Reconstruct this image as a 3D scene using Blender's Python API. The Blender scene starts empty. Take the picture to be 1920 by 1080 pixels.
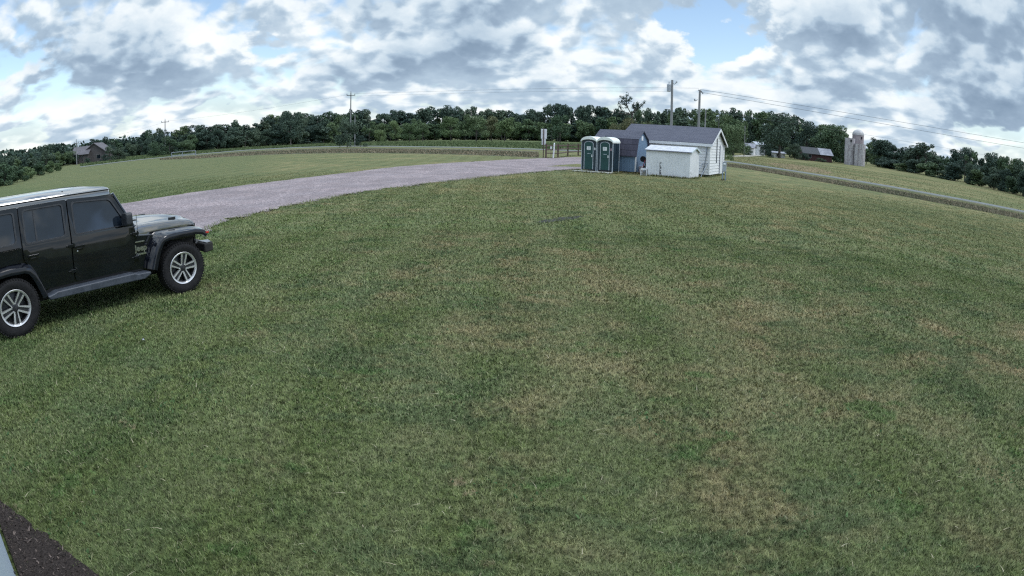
import bpy, bmesh, math, random
import numpy as np
from mathutils import Vector, Matrix
R = math.radians
sc = bpy.context.scene
C = sc.collection

# ------------------------------------------------------------------ camera (wide fisheye security camera on a wall)
CAM_H, PITCH, ROLL, FPX = 2.335, 0.23547, 0.017279, 1221.5     # focal length in pixels of a 1920 wide frame
_f = np.array([0, math.cos(PITCH), -math.sin(PITCH)]); _u = np.array([0, math.sin(PITCH), math.cos(PITCH)]); _r = np.array([1., 0, 0])
CR = math.cos(ROLL)*_r + math.sin(ROLL)*_u; CU = -math.sin(ROLL)*_r + math.cos(ROLL)*_u
cd = bpy.data.cameras.new('camera'); cam = bpy.data.objects.new('camera', cd); C.objects.link(cam)
cd.type = 'PANO'
for holder in (cd, getattr(cd, 'cycles', None)):
    try:
        holder.panorama_type = 'FISHEYE_EQUISOLID'; holder.fisheye_lens = FPX/1920*36; holder.fisheye_fov = math.pi
    except Exception: pass
cd.sensor_fit = 'HORIZONTAL'; cd.sensor_width = 36; cd.clip_start = .02; cd.clip_end = 8000
m = Matrix(((CR[0], CU[0], -_f[0], 0), (CR[1], CU[1], -_f[1], 0), (CR[2], CU[2], -_f[2], CAM_H), (0, 0, 0, 1)))
cam.matrix_world = m
sc.camera = cam
sc.render.engine = 'CYCLES'
vs = sc.view_settings
vs.view_transform = 'Standard'; vs.look = 'None'; vs.gamma = 1; vs.use_curve_mapping = False; vs.exposure = 0.22

def ray(u, v):
    dx, dy = u-960, 540-v; rr = math.hypot(dx, dy); th = 2*math.asin(rr/2/FPX); s = math.sin(th)/max(rr, 1e-9)
    return dx*s*CR + dy*s*CU + math.cos(th)*_f
def G(u, v, z=0.):                      # ground point seen at a photo pixel (used to survey the place)
    d = ray(u, v); t = (z-CAM_H)/d[2]; return np.array([d[0]*t, d[1]*t])
def AZ(u, v=270):                       # unit ground direction of a photo column
    d = ray(u, v); return d[:2]/math.hypot(d[0], d[1])
def ZAT(u, v, D):                       # height above ground of a photo pixel at distance D
    d = ray(u, v); return CAM_H + d[2]*D/math.hypot(d[0], d[1])

# ------------------------------------------------------------------ world: blue sky with broken cumulus
SUN_AZ, SUN_EL = R(100), R(52)          # azimuth clockwise from +Y
w = bpy.data.worlds.new('World'); sc.world = w; w.use_nodes = True
nt = w.node_tree; nt.nodes.clear()
class NB:
    """tiny node builder"""
    def __init__(s, tree): s.t = tree
    def n(s, typ, **kw):
        nd = s.t.nodes.new(typ)
        for k, v in kw.items():
            if k == 'ins':
                for kk, vv in v.items():
                    sk = nd.inputs[kk]
                    if hasattr(vv, 'is_linked') or isinstance(vv, bpy.types.NodeSocket): s.t.links.new(vv, sk)
                    else: sk.default_value = vv
            else: setattr(nd, k, v)
        return nd
    def m(s, op, a, b=0., c=None, clamp=False):
        ins = {0: a, 1: b}
        if c is not None: ins[2] = c
        nd = s.n('ShaderNodeMath', operation=op, ins=ins); nd.use_clamp = clamp
        return nd.outputs[0]
    def vm(s, op, a, b=None, out=0, **kw):
        ins = {0: a}
        if b is not None: ins[1] = b
        nd = s.n('ShaderNodeVectorMath', operation=op, ins=ins)
        if 'scale' in kw:
            sk = nd.inputs['Scale']; v = kw['scale']
            if isinstance(v, bpy.types.NodeSocket): s.t.links.new(v, sk)
            else: sk.default_value = v
        return nd.outputs[out]
    def noise(s, vec, scale, detail=4, rough=.5, lac=2., dist=0., out=0):
        nd = s.n('ShaderNodeTexNoise', ins={'Vector': vec, 'Scale': scale, 'Detail': detail, 'Roughness': rough, 'Lacunarity': lac, 'Distortion': dist})
        return nd.outputs[out]
    def mr(s, v, a, b, c=0., d=1., smooth=True):
        nd = s.n('ShaderNodeMapRange', ins={0: v, 1: a, 2: b, 3: c, 4: d})
        nd.interpolation_type = 'SMOOTHSTEP' if smooth else 'LINEAR'; nd.clamp = True
        return nd.outputs[0]
    def mix(s, f, a, b, blend='MIX'):
        nd = s.n('ShaderNodeMix', data_type='RGBA', blend_type=blend)
        for sk, v in ((nd.inputs[0], f), (nd.inputs[6], a), (nd.inputs[7], b)):
            if isinstance(v, bpy.types.NodeSocket): s.t.links.new(v, sk)
            else: sk.default_value = v if not isinstance(v, tuple) or len(v) == 4 else (*v, 1)
        return nd.outputs[2]
    def ramp(s, f, stops):
        nd = s.n('ShaderNodeValToRGB', ins={0: f}); e = nd.color_ramp.elements
        while len(e) < len(stops): e.new(.5)
        for el, (p, c) in zip(e, stops): el.position = p; el.color = (*c, 1)
        return nd.outputs[0]
b = NB(nt)
dirv = b.n('ShaderNodeTexCoord').outputs['Generated']
sep = b.n('ShaderNodeSeparateXYZ', ins={0: dirv}).outputs
zz = b.m('MULTIPLY', b.m('LOGARITHM', b.m('ADD', b.m('MAXIMUM', sep[2], 0.), .12), math.e), .45)
P = b.n('ShaderNodeCombineXYZ', ins={0: sep[0], 1: sep[1], 2: zz}).outputs[0]
def cloud_p(u, v):
    d = ray(u, v); return d[0], d[1], .45*math.log(max(d[2], 0)+.12)
# (photo pixel, radius in cloud-plane units, density bias): where the large masses and the blue gaps hang
BLOBS = [(1336, 48, 0.11, -0.32), (1305, 95, 0.07, -0.14), (1860, 60, 0.4, 0.12), (250, 130, 0.25, 0.08), (900, 60, 0.3, 0.1), (1150, 90, 0.2, 0.08), (1550, 100, 0.2, 0.06), (600, 120, 0.2, 0.06), (380, 30, 0.1, -0.05), (35, 110, 0.08, -0.12), (480, 85, 0.05, -0.14)]
MASSES = [(190, 125, 0.17, -0.3), (100, 85, 0.1, -0.05), (680, 128, 0.12, -0.3), (760, 110, 0.07, -0.2), (640, 70, 0.09, 0.22), (560, 55, 0.08, 0.18), (920, 70, 0.14, -0.3), (860, 90, 0.08, -0.1), (1000, 35, 0.06, 0.2), (690, 5, 0.13, -0.3), (1390, 60, 0.07, 0.22), (1400, 95, 0.06, 0.15), (1560, 178, 0.11, -0.26), (1470, 160, 0.07, -0.12), (1690, 85, 0.08, 0.22), (1570, 50, 0.12, -0.26), (1860, 80, 0.26, -0.34), (1800, 208, 0.12, -0.26), (1870, 225, 0.09, -0.2), (1180, 155, 0.08, -0.12), (370, 85, 0.07, 0.24), (340, 165, 0.08, -0.18), (1070, 75, 0.05, 0.22), (1200, 55, 0.08, 0.1), (450, 120, 0.13, 0.06), (250, 195, 0.13, 0.1), (80, 210, 0.11, 0.12)]
def density(vec):
    wob = b.noise(vec, 7., 3, .55, out=1)
    v2 = b.vm('ADD', vec, b.vm('SCALE', b.vm('SUBTRACT', wob, (.5, .5, .5)), scale=.07))
    d1 = b.noise(v2, 4.9, 2, .5)
    vor = b.n('ShaderNodeTexVoronoi', ins={'Vector': v2, 'Scale': 21., 'Detail': 1., 'Roughness': .55}).outputs['Distance']
    d2 = b.noise(v2, 15., 7, .60)
    d = b.m('ADD', b.m('ADD', b.m('MULTIPLY', d1, .67), b.m('MULTIPLY', d2, .23)), b.m('MULTIPLY', b.m('SUBTRACT', .55, vor), .15))
    v3 = b.vm('ADD', vec, b.vm('SCALE', b.vm('SUBTRACT', b.noise(vec, 12., 5, .62, out=1), (.5, .5, .5)), scale=.16))
    for (u, v, rad, amt) in BLOBS:
        dist = b.vm('DISTANCE', v3, cloud_p(u, v), out=1)
        d = b.m('ADD', d, b.mr(dist, rad, 0., 0., amt))
    return d
d0 = density(P)
dlow = density(b.vm('SUBTRACT', P, (0, 0, .026)))
dup = density(b.vm('ADD', P, (0, 0, .026)))
slope = b.m('SUBTRACT', dlow, dup)
shade = b.m('ADD', b.mr(slope, -.08, .08, -.32, .36), b.mr(d0, .42, .66, .60, .34))
pw = b.vm('ADD', P, b.vm('SCALE', b.vm('SUBTRACT', b.noise(P, 13., 5, .62, out=1), (.5, .5, .5)), scale=.12))
for (u, v, rad, amt) in MASSES:          # sunlit heads (+) and shaded bases (-) of the large cumulus
    shade = b.m('ADD', shade, b.mr(b.vm('DISTANCE', pw, cloud_p(u, v), out=1), rad, rad*.2, 0., amt))
wisp = b.noise(P, 30., 7, .62)
shade = b.m('ADD', shade, b.mr(wisp, .3, .7, -.07, .07))
low = b.mr(sep[2], .0, .20, .10, 0.)                 # far clouds pale out towards the horizon
shade = b.mr(b.m('ADD', shade, low), -.42, 1.22, 0., 1., smooth=False)
ccol = b.ramp(shade, [(.0, (.190, .270, .375)), (.25, (.285, .380, .495)), (.45, (.395, .505, .62)), (.68, (.60, .695, .775)), (.85, (.80, .85, .88)), (1., (.90, .92, .93))])
cover = b.mr(d0, 0.3, 0.4)
cover = b.m('MAXIMUM', cover, b.mr(sep[2], .015, .12, .75, 0.))
sky = b.n('ShaderNodeTexSky', sky_type='NISHITA'); sky.sun_disc = False; sky.sun_elevation = SUN_EL; sky.sun_rotation = SUN_AZ; sky.ozone_density = 1.5; sky.air_density = 1.0; sky.dust_density = .4
bg1 = b.n('ShaderNodeBackground', ins={0: sky.outputs[0], 1: .15})
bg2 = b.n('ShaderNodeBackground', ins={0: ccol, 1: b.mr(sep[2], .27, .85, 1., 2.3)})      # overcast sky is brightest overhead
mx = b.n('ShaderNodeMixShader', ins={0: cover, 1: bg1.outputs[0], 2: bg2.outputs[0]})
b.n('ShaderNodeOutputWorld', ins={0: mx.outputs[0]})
w.cycles.sampling_method = 'MANUAL'; w.cycles.sample_map_resolution = 512

sl = bpy.data.lights.new('sun', 'SUN'); sl.energy = 1.3; sl.angle = R(18); sl.color = (1, .98, .95)
so = bpy.data.objects.new('sun', sl); C.objects.link(so)
sd = Vector((math.sin(SUN_AZ)*math.cos(SUN_EL), math.cos(SUN_AZ)*math.cos(SUN_EL), math.sin(SUN_EL)))
so.rotation_euler = sd.to_track_quat('Z', 'Y').to_euler()

sc.cycles.max_bounces = 5; sc.cycles.diffuse_bounces = 2; sc.cycles.glossy_bounces = 3; sc.cycles.transparent_max_bounces = 6
sc.cycles.use_fast_gi = False; sc.cycles.use_denoising = False; sc.cycles.filter_width = 1.25; sc.cycles.sample_clamp_indirect = 4.; sc.cycles.caustics_reflective = False; sc.cycles.caustics_refractive = False
rng = random.Random(7)

# ------------------------------------------------------------------ mesh helpers
class MB:
    def __init__(s): s.v = []; s.f = []; s.mi = []; s.cur = 0
    def add(s, vs, fs, mi=None):
        o = len(s.v); s.v += [tuple(map(float, p)) for p in vs]; s.f += [tuple(i+o for i in f) for f in fs]; s.mi += [s.cur if mi is None else mi]*len(fs); return s
    def box(s, c, d, rz=0., ry=0., mi=None):
        M = Matrix.Rotation(rz, 3, 'Z') @ Matrix.Rotation(ry, 3, 'Y')
        vs = [M @ Vector((sx*d[0]/2, sy*d[1]/2, sz*d[2]/2)) + Vector(c) for sx in (-1, 1) for sy in (-1, 1) for sz in (-1, 1)]
        return s.add(vs, [(0, 1, 3, 2), (4, 6, 7, 5), (0, 4, 5, 1), (2, 3, 7, 6), (0, 2, 6, 4), (1, 5, 7, 3)], mi)
    def tube(s, pts, r, n=8, cap=True, mi=None):
        pts = [Vector(p) for p in pts]; rs = r if isinstance(r, (list, tuple)) else [r]*len(pts); vs = []; fs = []
        for i, p in enumerate(pts):
            t = (pts[min(i+1, len(pts)-1)]-pts[max(i-1, 0)]).normalized()
            a = t.cross(Vector((0, 0, 1)) if abs(t.z) < .95 else Vector((1, 0, 0))).normalized(); bb = t.cross(a)
            for k in range(n):
                an = 2*math.pi*k/n; vs.append(p + (a*math.cos(an) + bb*math.sin(an))*rs[i])
        for i in range(len(pts)-1):
            for k in range(n): fs.append((i*n+k, i*n+(k+1) % n, (i+1)*n+(k+1) % n, (i+1)*n+k))
        if cap: fs += [tuple(range(n))[::-1], tuple(range((len(pts)-1)*n, len(pts)*n))]
        return s.add(vs, fs, mi)
    def lathe(s, prof, n=32, axis='Z', c=(0, 0, 0), mi=None, close=False):
        vs = []; fs = []; L = len(prof)
        for k in range(n):
            a = 2*math.pi*k/n
            for (r, h) in prof:
                p = (r*math.cos(a), r*math.sin(a), h) if axis == 'Z' else (r*math.cos(a), h, r*math.sin(a))
                vs.append((p[0]+c[0], p[1]+c[1], p[2]+c[2]))
        for k in range(n):
            for i in range(L-1 if not close else L):
                q = (k*L+i, ((k+1) % n)*L+i, ((k+1) % n)*L+(i+1) % L, k*L+(i+1) % L); fs.append(q if axis == 'Z' else q[::-1])
        return s.add(vs, fs, mi)
    def prism(s, poly, a, bb, axis='y', mi=None):
        """convex or concave outline extruded along an axis; outline is (x,z) for y, (y,z) for x, (x,y) for z"""
        n = len(poly)
        def P3(p, h): return {'y': (p[0], h, p[1]), 'x': (h, p[0], p[1]), 'z': (p[0], p[1], h)}[axis]
        vs = [P3(p, a) for p in poly] + [P3(p, bb) for p in poly]
        fs = [tuple(range(n)), tuple(range(n, 2*n))[::-1]] + [(i, i+n, (i+1) % n+n, (i+1) % n) for i in range(n)]
        return s.add(vs, fs, mi)
    def xform(s, M): s.v = [tuple(M @ Vector(p)) for p in s.v]; return s
    def mesh(s, name, mats, smooth=False, fix=True):
        me = bpy.data.meshes.new(name); me.from_pydata(s.v, [], s.f)
        for mm in (mats if isinstance(mats, (list, tuple)) else [mats]): me.materials.append(mm)
        me.polygons.foreach_set('material_index', s.mi)
        if fix:
            bm = bmesh.new(); bm.from_mesh(me); bmesh.ops.recalc_face_normals(bm, faces=bm.faces); bm.to_mesh(me); bm.free()
        if smooth:
            me.polygons.foreach_set('use_smooth', [True]*len(me.polygons))
            try: me.set_sharp_from_angle(angle=R(35))
            except Exception: pass
        me.update(); return me
    def build(s, name, mats, parent=None, smooth=False, bevel=0., seg=2, fix=True):
        o = bpy.data.objects.new(name, s.mesh(name, mats, smooth or bevel > 0, fix)); C.objects.link(o)
        if parent is not None: o.parent = parent
        if bevel:
            md = o.modifiers.new('bevel', 'BEVEL'); md.width = bevel; md.segments = seg; md.limit_method = 'ANGLE'; md.angle_limit = R(30); md.harden_normals = True
        return o
def tag(o, label=None, cat=None, group=None, kind=None):
    if label: o['label'] = label
    if cat: o['category'] = cat
    if group: o['group'] = group
    if kind: o['kind'] = kind
    return o
def thing(name, label, cat, loc=(0, 0, 0), rz=0., group=None):
    o = bpy.data.objects.new(name, None); C.objects.link(o); o.empty_display_size = .3
    o.location = loc; o.rotation_euler = (0, 0, rz); return tag(o, label, cat, group)
def dup(root, loc, rz=None, label=None, group=None, scale=None):
    def cp(o, par):
        c = o.copy(); C.objects.link(c); c.parent = par
        for ch in kids.get(o.name, []): cp(ch, c)
        return c
    kids = {}
    for o in root.children_recursive: kids.setdefault(o.parent.name, []).append(o)
    r = cp(root, None); r.location = loc
    if rz is not None: r.rotation_euler = (0, 0, rz)
    if scale is not None: r.scale = scale
    if label: r['label'] = label
    if group: r['group'] = group
    return r

# ------------------------------------------------------------------ materials
def newmat(name):
    mt = bpy.data.materials.new(name); mt.use_nodes = True; t = mt.node_tree; t.nodes.clear(); nb = NB(t)
    out = nb.n('ShaderNodeOutputMaterial'); p = nb.n('ShaderNodeBsdfPrincipled'); t.links.new(p.outputs[0], out.inputs[0])
    return mt, nb, p
def link(nb, v, sk):
    if isinstance(v, bpy.types.NodeSocket): nb.t.links.new(v, sk)
    else: sk.default_value = v if not isinstance(v, tuple) or len(v) == 4 else (*v, 1)
def pmat(name, c1, c2=None, scale=6., rough=.6, metal=0., spec=.5, bump=0., bscale=40., coat=0., rv=.08, stretch=None, detail=6, lohi=(.35, .65)):
    mt, nb, p = newmat(name)
    co = nb.n('ShaderNodeTexCoord').outputs['Object']
    if stretch: co = nb.vm('MULTIPLY', co, stretch)
    c2 = c2 or tuple(x*.8 for x in c1)
    f = nb.mr(nb.noise(co, scale, detail, .6), *lohi)
    link(nb, nb.mix(f, c1, c2), p.inputs['Base Color'])
    link(nb, nb.m('ADD', nb.m('MULTIPLY', f, rv), rough-rv/2, clamp=True), p.inputs['Roughness'])
    p.inputs['Metallic'].default_value = metal; p.inputs['Specular IOR Level'].default_value = spec
    if coat: p.inputs['Coat Weight'].default_value = coat; p.inputs['Coat Roughness'].default_value = .03
    if bump:
        bp = nb.n('ShaderNodeBump', ins={'Height': nb.noise(co, bscale, 5, .6), 'Strength': bump, 'Distance': .02})
        nb.t.links.new(bp.outputs[0], p.inputs['Normal'])
    return mt

def lawn_colour(nb, pos):
    """patchy half-dry mown lawn: colour from the place on the ground"""
    p2 = nb.vm('MULTIPLY', pos, (1, 1, 0)); xy = nb.n('ShaderNodeSeparateXYZ', ins={0: pos}).outputs
    big = nb.noise(p2, .13, 3, .55); mid = nb.noise(p2, .9, 6, .66, dist=.3)
    dry = nb.m('ADD', nb.m('MULTIPLY', big, .8), nb.m('MULTIPLY', mid, 1.1))
    # the strip along the building and round the parked car is lusher; the middle is burnt dry
    side = nb.m('ADD', nb.m('MULTIPLY', xy[0], .50), nb.m('MULTIPLY', xy[1], .20))
    dry = nb.m('ADD', dry, nb.mr(side, -2.4, 1.2, -.30, 0.))
    mid_ = nb.vm('DISTANCE', nb.vm('MULTIPLY', p2, (.75, 1., 1.)), (1.8, 8., 0.), out=1)
    dry = nb.m('ADD', dry, nb.mr(mid_, 2., 8., .07, 0.))
    c = nb.ramp(nb.mr(dry, .66, 1.34, 0., 1., smooth=False), [(.0, (.056, .090, .037)), (.25, (.082, .114, .047)), (.45, (.098, .124, .062)), (.65, (.140, .142, .082)), (.85, (.192, .176, .112)), (1., (.250, .220, .150))])
    # yellower and brighter away towards the drive and out to the right
    far = nb.mr(nb.m('ADD', xy[1], nb.m('MULTIPLY', xy[0], .45)), 13., 34., 0., .85)
    c = nb.mix(far, c, nb.ramp(nb.mr(dry, .75, 1.3), [(0., (.098, .116, .058)), (.5, (.138, .144, .074)), (1., (.198, .184, .104))]))
    # dense dark tufts of coarser grass, gathered in drifts
    q = nb.vm('MULTIPLY', nb.vm('ADD', p2, nb.vm('SCALE', nb.noise(p2, .5, 2, .5, out=1), scale=.8)), (.75, 1.25, 1))
    cl = nb.mr(nb.noise(q, 1.5, 7, .70), .50, .575)
    drift = nb.mr(nb.noise(nb.vm('ADD', p2, (7., 3., 0)), .26, 3, .6), .43, .53)
    c = nb.mix(nb.m('MULTIPLY', nb.m('MULTIPLY', cl, drift), .74), c, (.052, .084, .042))
    # worn straw-coloured scars and clover-green spots
    sc_ = nb.mr(nb.noise(nb.vm('ADD', p2, (31., 11., 0)), 1.9, 6, .7), .645, .70)
    c = nb.mix(nb.m('MULTIPLY', sc_, .7), c, (.255, .225, .160))
    gr = nb.mr(nb.noise(nb.vm('ADD', nb.vm('MULTIPLY', p2, (.8, 1.2, 1)), (3., 51., 0)), 1.5, 5, .62), .60, .64)
    c = nb.mix(nb.m('MULTIPLY', gr, .7), c, (.056, .106, .038))
    # clump to clump contrast a hand's breadth across
    f1 = nb.noise(p2, 13., 3, .65)
    k_ = nb.mr(f1, .30, .70, .52, 1.50)
    c = nb.mix(1., c, nb.n('ShaderNodeCombineXYZ', ins={0: k_, 1: k_, 2: k_}).outputs[0], 'MULTIPLY')
    c = nb.mix(1., c, (1.24, 1.12, 1.00), 'MULTIPLY')
    # mowing passes curving past the car and along the drive
    wv = nb.n('ShaderNodeTexWave', ins={'Vector': nb.vm('MULTIPLY', p2, (.88, -.48, 0)), 'Scale': .22, 'Distortion': .8, 'Detail': 2., 'Detail Scale': .6}).outputs['Fac']
    c = nb.mix(nb.mr(wv, .25, .75, 0., .20), c, (.190, .215, .110))
    return c, p2
def ground_mat(name, kind):
    mt, nb, p = newmat(name)
    pos = nb.n('ShaderNodeNewGeometry').outputs['Position']
    c, p2 = lawn_colour(nb, pos)
    link(nb, c, p.inputs['Base Color']); p.inputs['Roughness'].default_value = .95; p.inputs['Specular IOR Level'].default_value = .15
    h = nb.noise(p2, 9., 6, .7)
    bp = nb.n('ShaderNodeBump', ins={'Height': h, 'Strength': .9, 'Distance': .06}); nb.t.links.new(bp.outputs[0], p.inputs['Normal'])
    return mt
def blade_mat(name, kind='lawn', c1=None, c2=None, scale=.3):
    mt, nb, p = newmat(name)
    pos = nb.n('ShaderNodeNewGeometry').outputs['Position']
    at = nb.n('ShaderNodeAttribute', attribute_name='tint').outputs['Fac']
    if kind == 'lawn':
        c, _ = lawn_colour(nb, pos); c = nb.mix(1., c, (1.55, 1.55, 1.5), 'MULTIPLY')
        c = nb.mix(nb.mr(at, .0, .5, .75, 0.), c, nb.mix(.75, c, (.018, .036, .016)))
        c = nb.mix(nb.mr(at, .70, 1., 0., .55), c, (.34, .32, .21))
    else:
        f = nb.m('ADD', nb.m('MULTIPLY', at, .55), nb.m('MULTIPLY', nb.noise(pos, scale, 4, .6), .6))
        c = nb.mix(nb.mr(f, .3, .85), c1, c2)
    link(nb, c, p.inputs['Base Color']); p.inputs['Roughness'].default_value = .75; p.inputs['Specular IOR Level'].default_value = .2
    p.inputs['Subsurface Weight'].default_value = 0
    return mt

# ------------------------------------------------------------------ setting: ground sheets
def sheet(name, pts, z, mat, kind='structure', label=None, cat=None, sub=None):
    me = bpy.data.meshes.new(name); bm = bmesh.new()
    vv = [bm.verts.new((p[0], p[1], z)) for p in pts]; f = bm.faces.new(vv)
    if f.normal.z < 0: f.normal_flip()
    bmesh.ops.triangulate(bm, faces=bm.faces); bm.normal_update()
    for f in bm.faces:
        if f.normal.z < 0: f.normal_flip()
    bm.to_mesh(me); bm.free(); me.materials.append(mat)
    o = bpy.data.objects.new(name, me); C.objects.link(o); return tag(o, label, cat, None, kind)
def rough_edge(pts, amp, step, seed, closed=True):
    r = random.Random(seed); out = []; n = len(pts)
    for i in range(n if closed else n-1):
        a = np.array(pts[i], float); q = np.array(pts[(i+1) % n], float); L = np.linalg.norm(q-a); k = max(1, int(L/step)); nr = np.array([-(q-a)[1], (q-a)[0]])/max(L, 1e-6)
        out.append(a)
        for j in range(1, k): out.append(a+(q-a)*(j+r.uniform(-.25, .25))/k + nr*r.gauss(0, amp))
    if not closed: out.append(np.array(pts[-1], float))
    return out

M_lawn = ground_mat('mown_lawn', 'lawn')
sheet('ground', [(-4000, -4000), (4000, -4000), (4000, 4000), (-4000, 4000)], 0., M_lawn)

# gravel drive
def gravel_mat():
    mt, nb, p = newmat('gravel')
    pos = nb.n('ShaderNodeNewGeometry').outputs['Position']
    v = nb.n('ShaderNodeTexVoronoi', ins={'Vector': pos, 'Scale': 17.})
    st = nb.ramp(v.outputs['Color'], [(0., (.125, .100, .104)), (.5, (.285, .232, .243)), (1., (.56, .475, .488))])
    big = nb.mr(nb.noise(pos, .6, 5, .6), .35, .65)
    c = nb.mix(nb.m('MULTIPLY', big, .45), st, (.20, .185, .205))
    v2 = nb.noise(pos, 3.2, 5, .7); c = nb.mix(nb.mr(v2, .4, .75, 0., .50), c, (.35, .31, .32))
    v3 = nb.n('ShaderNodeTexVoronoi', ins={'Vector': pos, 'Scale': 6.5}); c = nb.mix(nb.mr(v3.outputs['Distance'], .10, .22, .55, 0.), c, nb.mix(nb.n('ShaderNodeSeparateColor', ins={0: v3.outputs['Color']}).outputs[0], (.10, .09, .095), (.50, .46, .46)))
    tr = nb.mr(nb.noise(nb.vm('MULTIPLY', nb.vm('ADD', pos, nb.vm('SCALE', nb.noise(pos, .12, 2, .5, out=1), scale=3.)), (1., -.55, 0)), .55, 3, .6), .42, .60)   # ruts packed along the way cars go
    c = nb.mix(nb.m('MULTIPLY', tr, .42), c, (.165, .140, .148))
    link(nb, c, p.inputs['Base Color']); p.inputs['Roughness'].default_value = .95; p.inputs['Specular IOR Level'].default_value = .2
    h = nb.m('ADD', v.outputs['Distance'], nb.m('MULTIPLY', nb.noise(pos, 2.5, 4, .6), 1.2))
    bp = nb.n('ShaderNodeBump', ins={'Height': h, 'Strength': .9, 'Distance': .04}); nb.t.links.new(bp.outputs[0], p.inputs['Normal'])
    return mt
M_gravel = gravel_mat()
near_px = [(384, 436), (400, 424), (432, 413), (470, 403), (520, 392), (580, 378.5), (640, 367), (700, 357.5), (760, 350), (830, 341), (900, 333), (960, 327), (1010, 322.5), (1050, 319.5), (1088, 317)]
far_px = [(1075, 294.5), (1030, 296), (985, 298), (940, 300), (900, 302.5), (850, 305), (800, 308.5), (740, 313), (640, 325), (550, 336), (450, 348.5), (340, 364.5), (240, 380.5)]
near_g = [tuple(G(*q)) for q in near_px]; far_g = [tuple(G(*q)) for q in far_px]
e0 = near_g[0]; f0 = far_g[-1]
drive_poly = rough_edge(near_g, .16, .30, 3, False) + [(7.5, 49.5), (14., 58.), (20., 72.), (14., 79.), (9., 72.)] + rough_edge(far_g, .08, .6, 4, False) + [(-24., 14.), (-30., 2.), (-20., -4.), (-12., 7.), (-9.2, 12.)]
sheet('gravel_drive', drive_poly, .006, M_gravel)
# the tongue of lawn between the two arms of the drive
isl = [tuple(G(*q)) for q in [(1024, 312.2), (1050, 309.6), (1085, 307.5), (1100, 309), (1092, 313.5), (1060, 312.4)]]
sheet('grass_verge', rough_edge(isl, .05, .5, 5), .011, M_lawn)

# county road, its ditch and shoulders
road_px_n = [(150, 314.5), (260, 300.5), (370, 290.5), (460, 283), (560, 278), (660, 275.6), (800, 277), (960, 280.3), (1100, 285.5), (1240, 294), (1375, 306.2), (1500, 325.3), (1600, 341.5), (1750, 367.8), (1919, 400.5)]
road_px_f = [(150, 312.5), (260, 299), (370, 288.6), (460, 281), (560, 275.8), (660, 273.3), (800, 274.6), (960, 277.6), (1100, 282.6), (1240, 290.8), (1375, 302.6), (1500, 321.2), (1600, 336.8), (1750, 362.6), (1919, 394.8)]
ZR = .06
rn = [G(u, v, ZR) for u, v in road_px_n]; rf = [G(u, v, ZR) for u, v in road_px_f]
rn = [a+(q-a)*.42 for a, q in zip(rn, rf)]
ext = (rn[-1]-rn[-2])/np.linalg.norm(rn[-1]-rn[-2])
rn.append(rn[-1]+ext*60); rf.append(rf[-1]+ext*60)
def strip(name, A, B, za, zb, mat, kind='structure', nsub=1):
    mb = MB(); n = len(A)
    vs = []
    for a, q in zip(A, B):
        for k in range(nsub+1):
            t = k/nsub; vs.append((a[0]+(q[0]-a[0])*t, a[1]+(q[1]-a[1])*t, za+(zb-za)*t))
    fs = [(i*(nsub+1)+k, (i+1)*(nsub+1)+k, (i+1)*(nsub+1)+k+1, i*(nsub+1)+k+1) for i in range(n-1) for k in range(nsub)]
    mb.add(vs, fs); o = mb.build(name, mat, fix=False)
    for p in o.data.polygons:
        if p.normal.z < 0: o.data.flip_normals(); break
    return tag(o, kind=kind)
M_asphalt = pmat('road_asphalt', (.175, .190, .190), (.140, .155, .158), 1.4, .95, spec=.2, bump=.3, bscale=30)
strip('road', rn, rf, ZR, ZR, M_asphalt)
M_line = pmat('road_paint', (.55, .55, .52), (.42, .42, .40), 5., .7)
mid = [(a+q)/2 for a, q in zip(rn, rf)]
def off(A, B, t): return [a+(q-a)*t for a, q in zip(A, B)]
M_ditch = pmat('ditch_turf', (.100, .118, .066), (.150, .138, .090), .6, .95, spec=.1, bump=.6, bscale=6)
def shift(A, B, dist):                                   # towards the camera side, away from the far edge, by metres
    out = []
    for a, q in zip(A, B):
        n = (a-q)/max(np.linalg.norm(a-q), 1e-6); out.append(a+n*dist)
    return out
def towards(A, dist): return [a*(1-dist/np.linalg.norm(a)) for a in A]
sh1 = [a*(1-min(1.1, .012*np.linalg.norm(a)+.3)/np.linalg.norm(a)) for a in rn]
strip('road_shoulder', rn, sh1, ZR-.006, .0-.35*0+.012, M_ditch)
M_far = pmat('roadside_turf', (.115, .130, .055), (.185, .172, .085), .16, .95, spec=.1, bump=.8, bscale=4, detail=9, stretch=(1.5, .35, 1), lohi=(.42, .58))
# ---- fields beyond the road
fd = [a*1.0 for a in rf]
fieldL = [tuple(a) for a in rf[:10]] + [tuple(G(u, v)) for u, v in [(1200, 266), (1000, 263.2), (800, 262.3), (700, 263)]] + [(-150., 330.), (-200, 260)]
sheet('crop_field', [tuple(p) for p in fieldL], .006, pmat('crop_green', (.085, .115, .050), (.115, .138, .065), .25, .95, spec=.1, bump=.8, bscale=3))
fieldR = [tuple(a) for a in rf[10:]] + [(140, 20), (260, 120), (220, 260), (60, 230), (45, 150)]
sheet('hay_field', fieldR, .006, M_far)
lane = [tuple(G(*q)) for q in [(1350, 294.2), (1400, 294), (1428, 292.2), (1424, 290.6), (1400, 291.2), (1350, 291.4)]]
sheet('farm_lane', lane, .03, pmat('lane_gravel', (.40, .38, .33), (.33, .31, .28), 1., .95))
tanp = [tuple(G(*q)) for q in [(1450, 305), (1505, 310), (1560, 322), (1540, 327), (1470, 316), (1430, 306)]]
sheet('dry_patch', rough_edge(tanp, .8, 2.5, 8), .014, pmat('dry_stubble', (.235, .170, .105), (.150, .140, .075), .5, .95, spec=.1, lohi=(.4, .6)))
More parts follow.
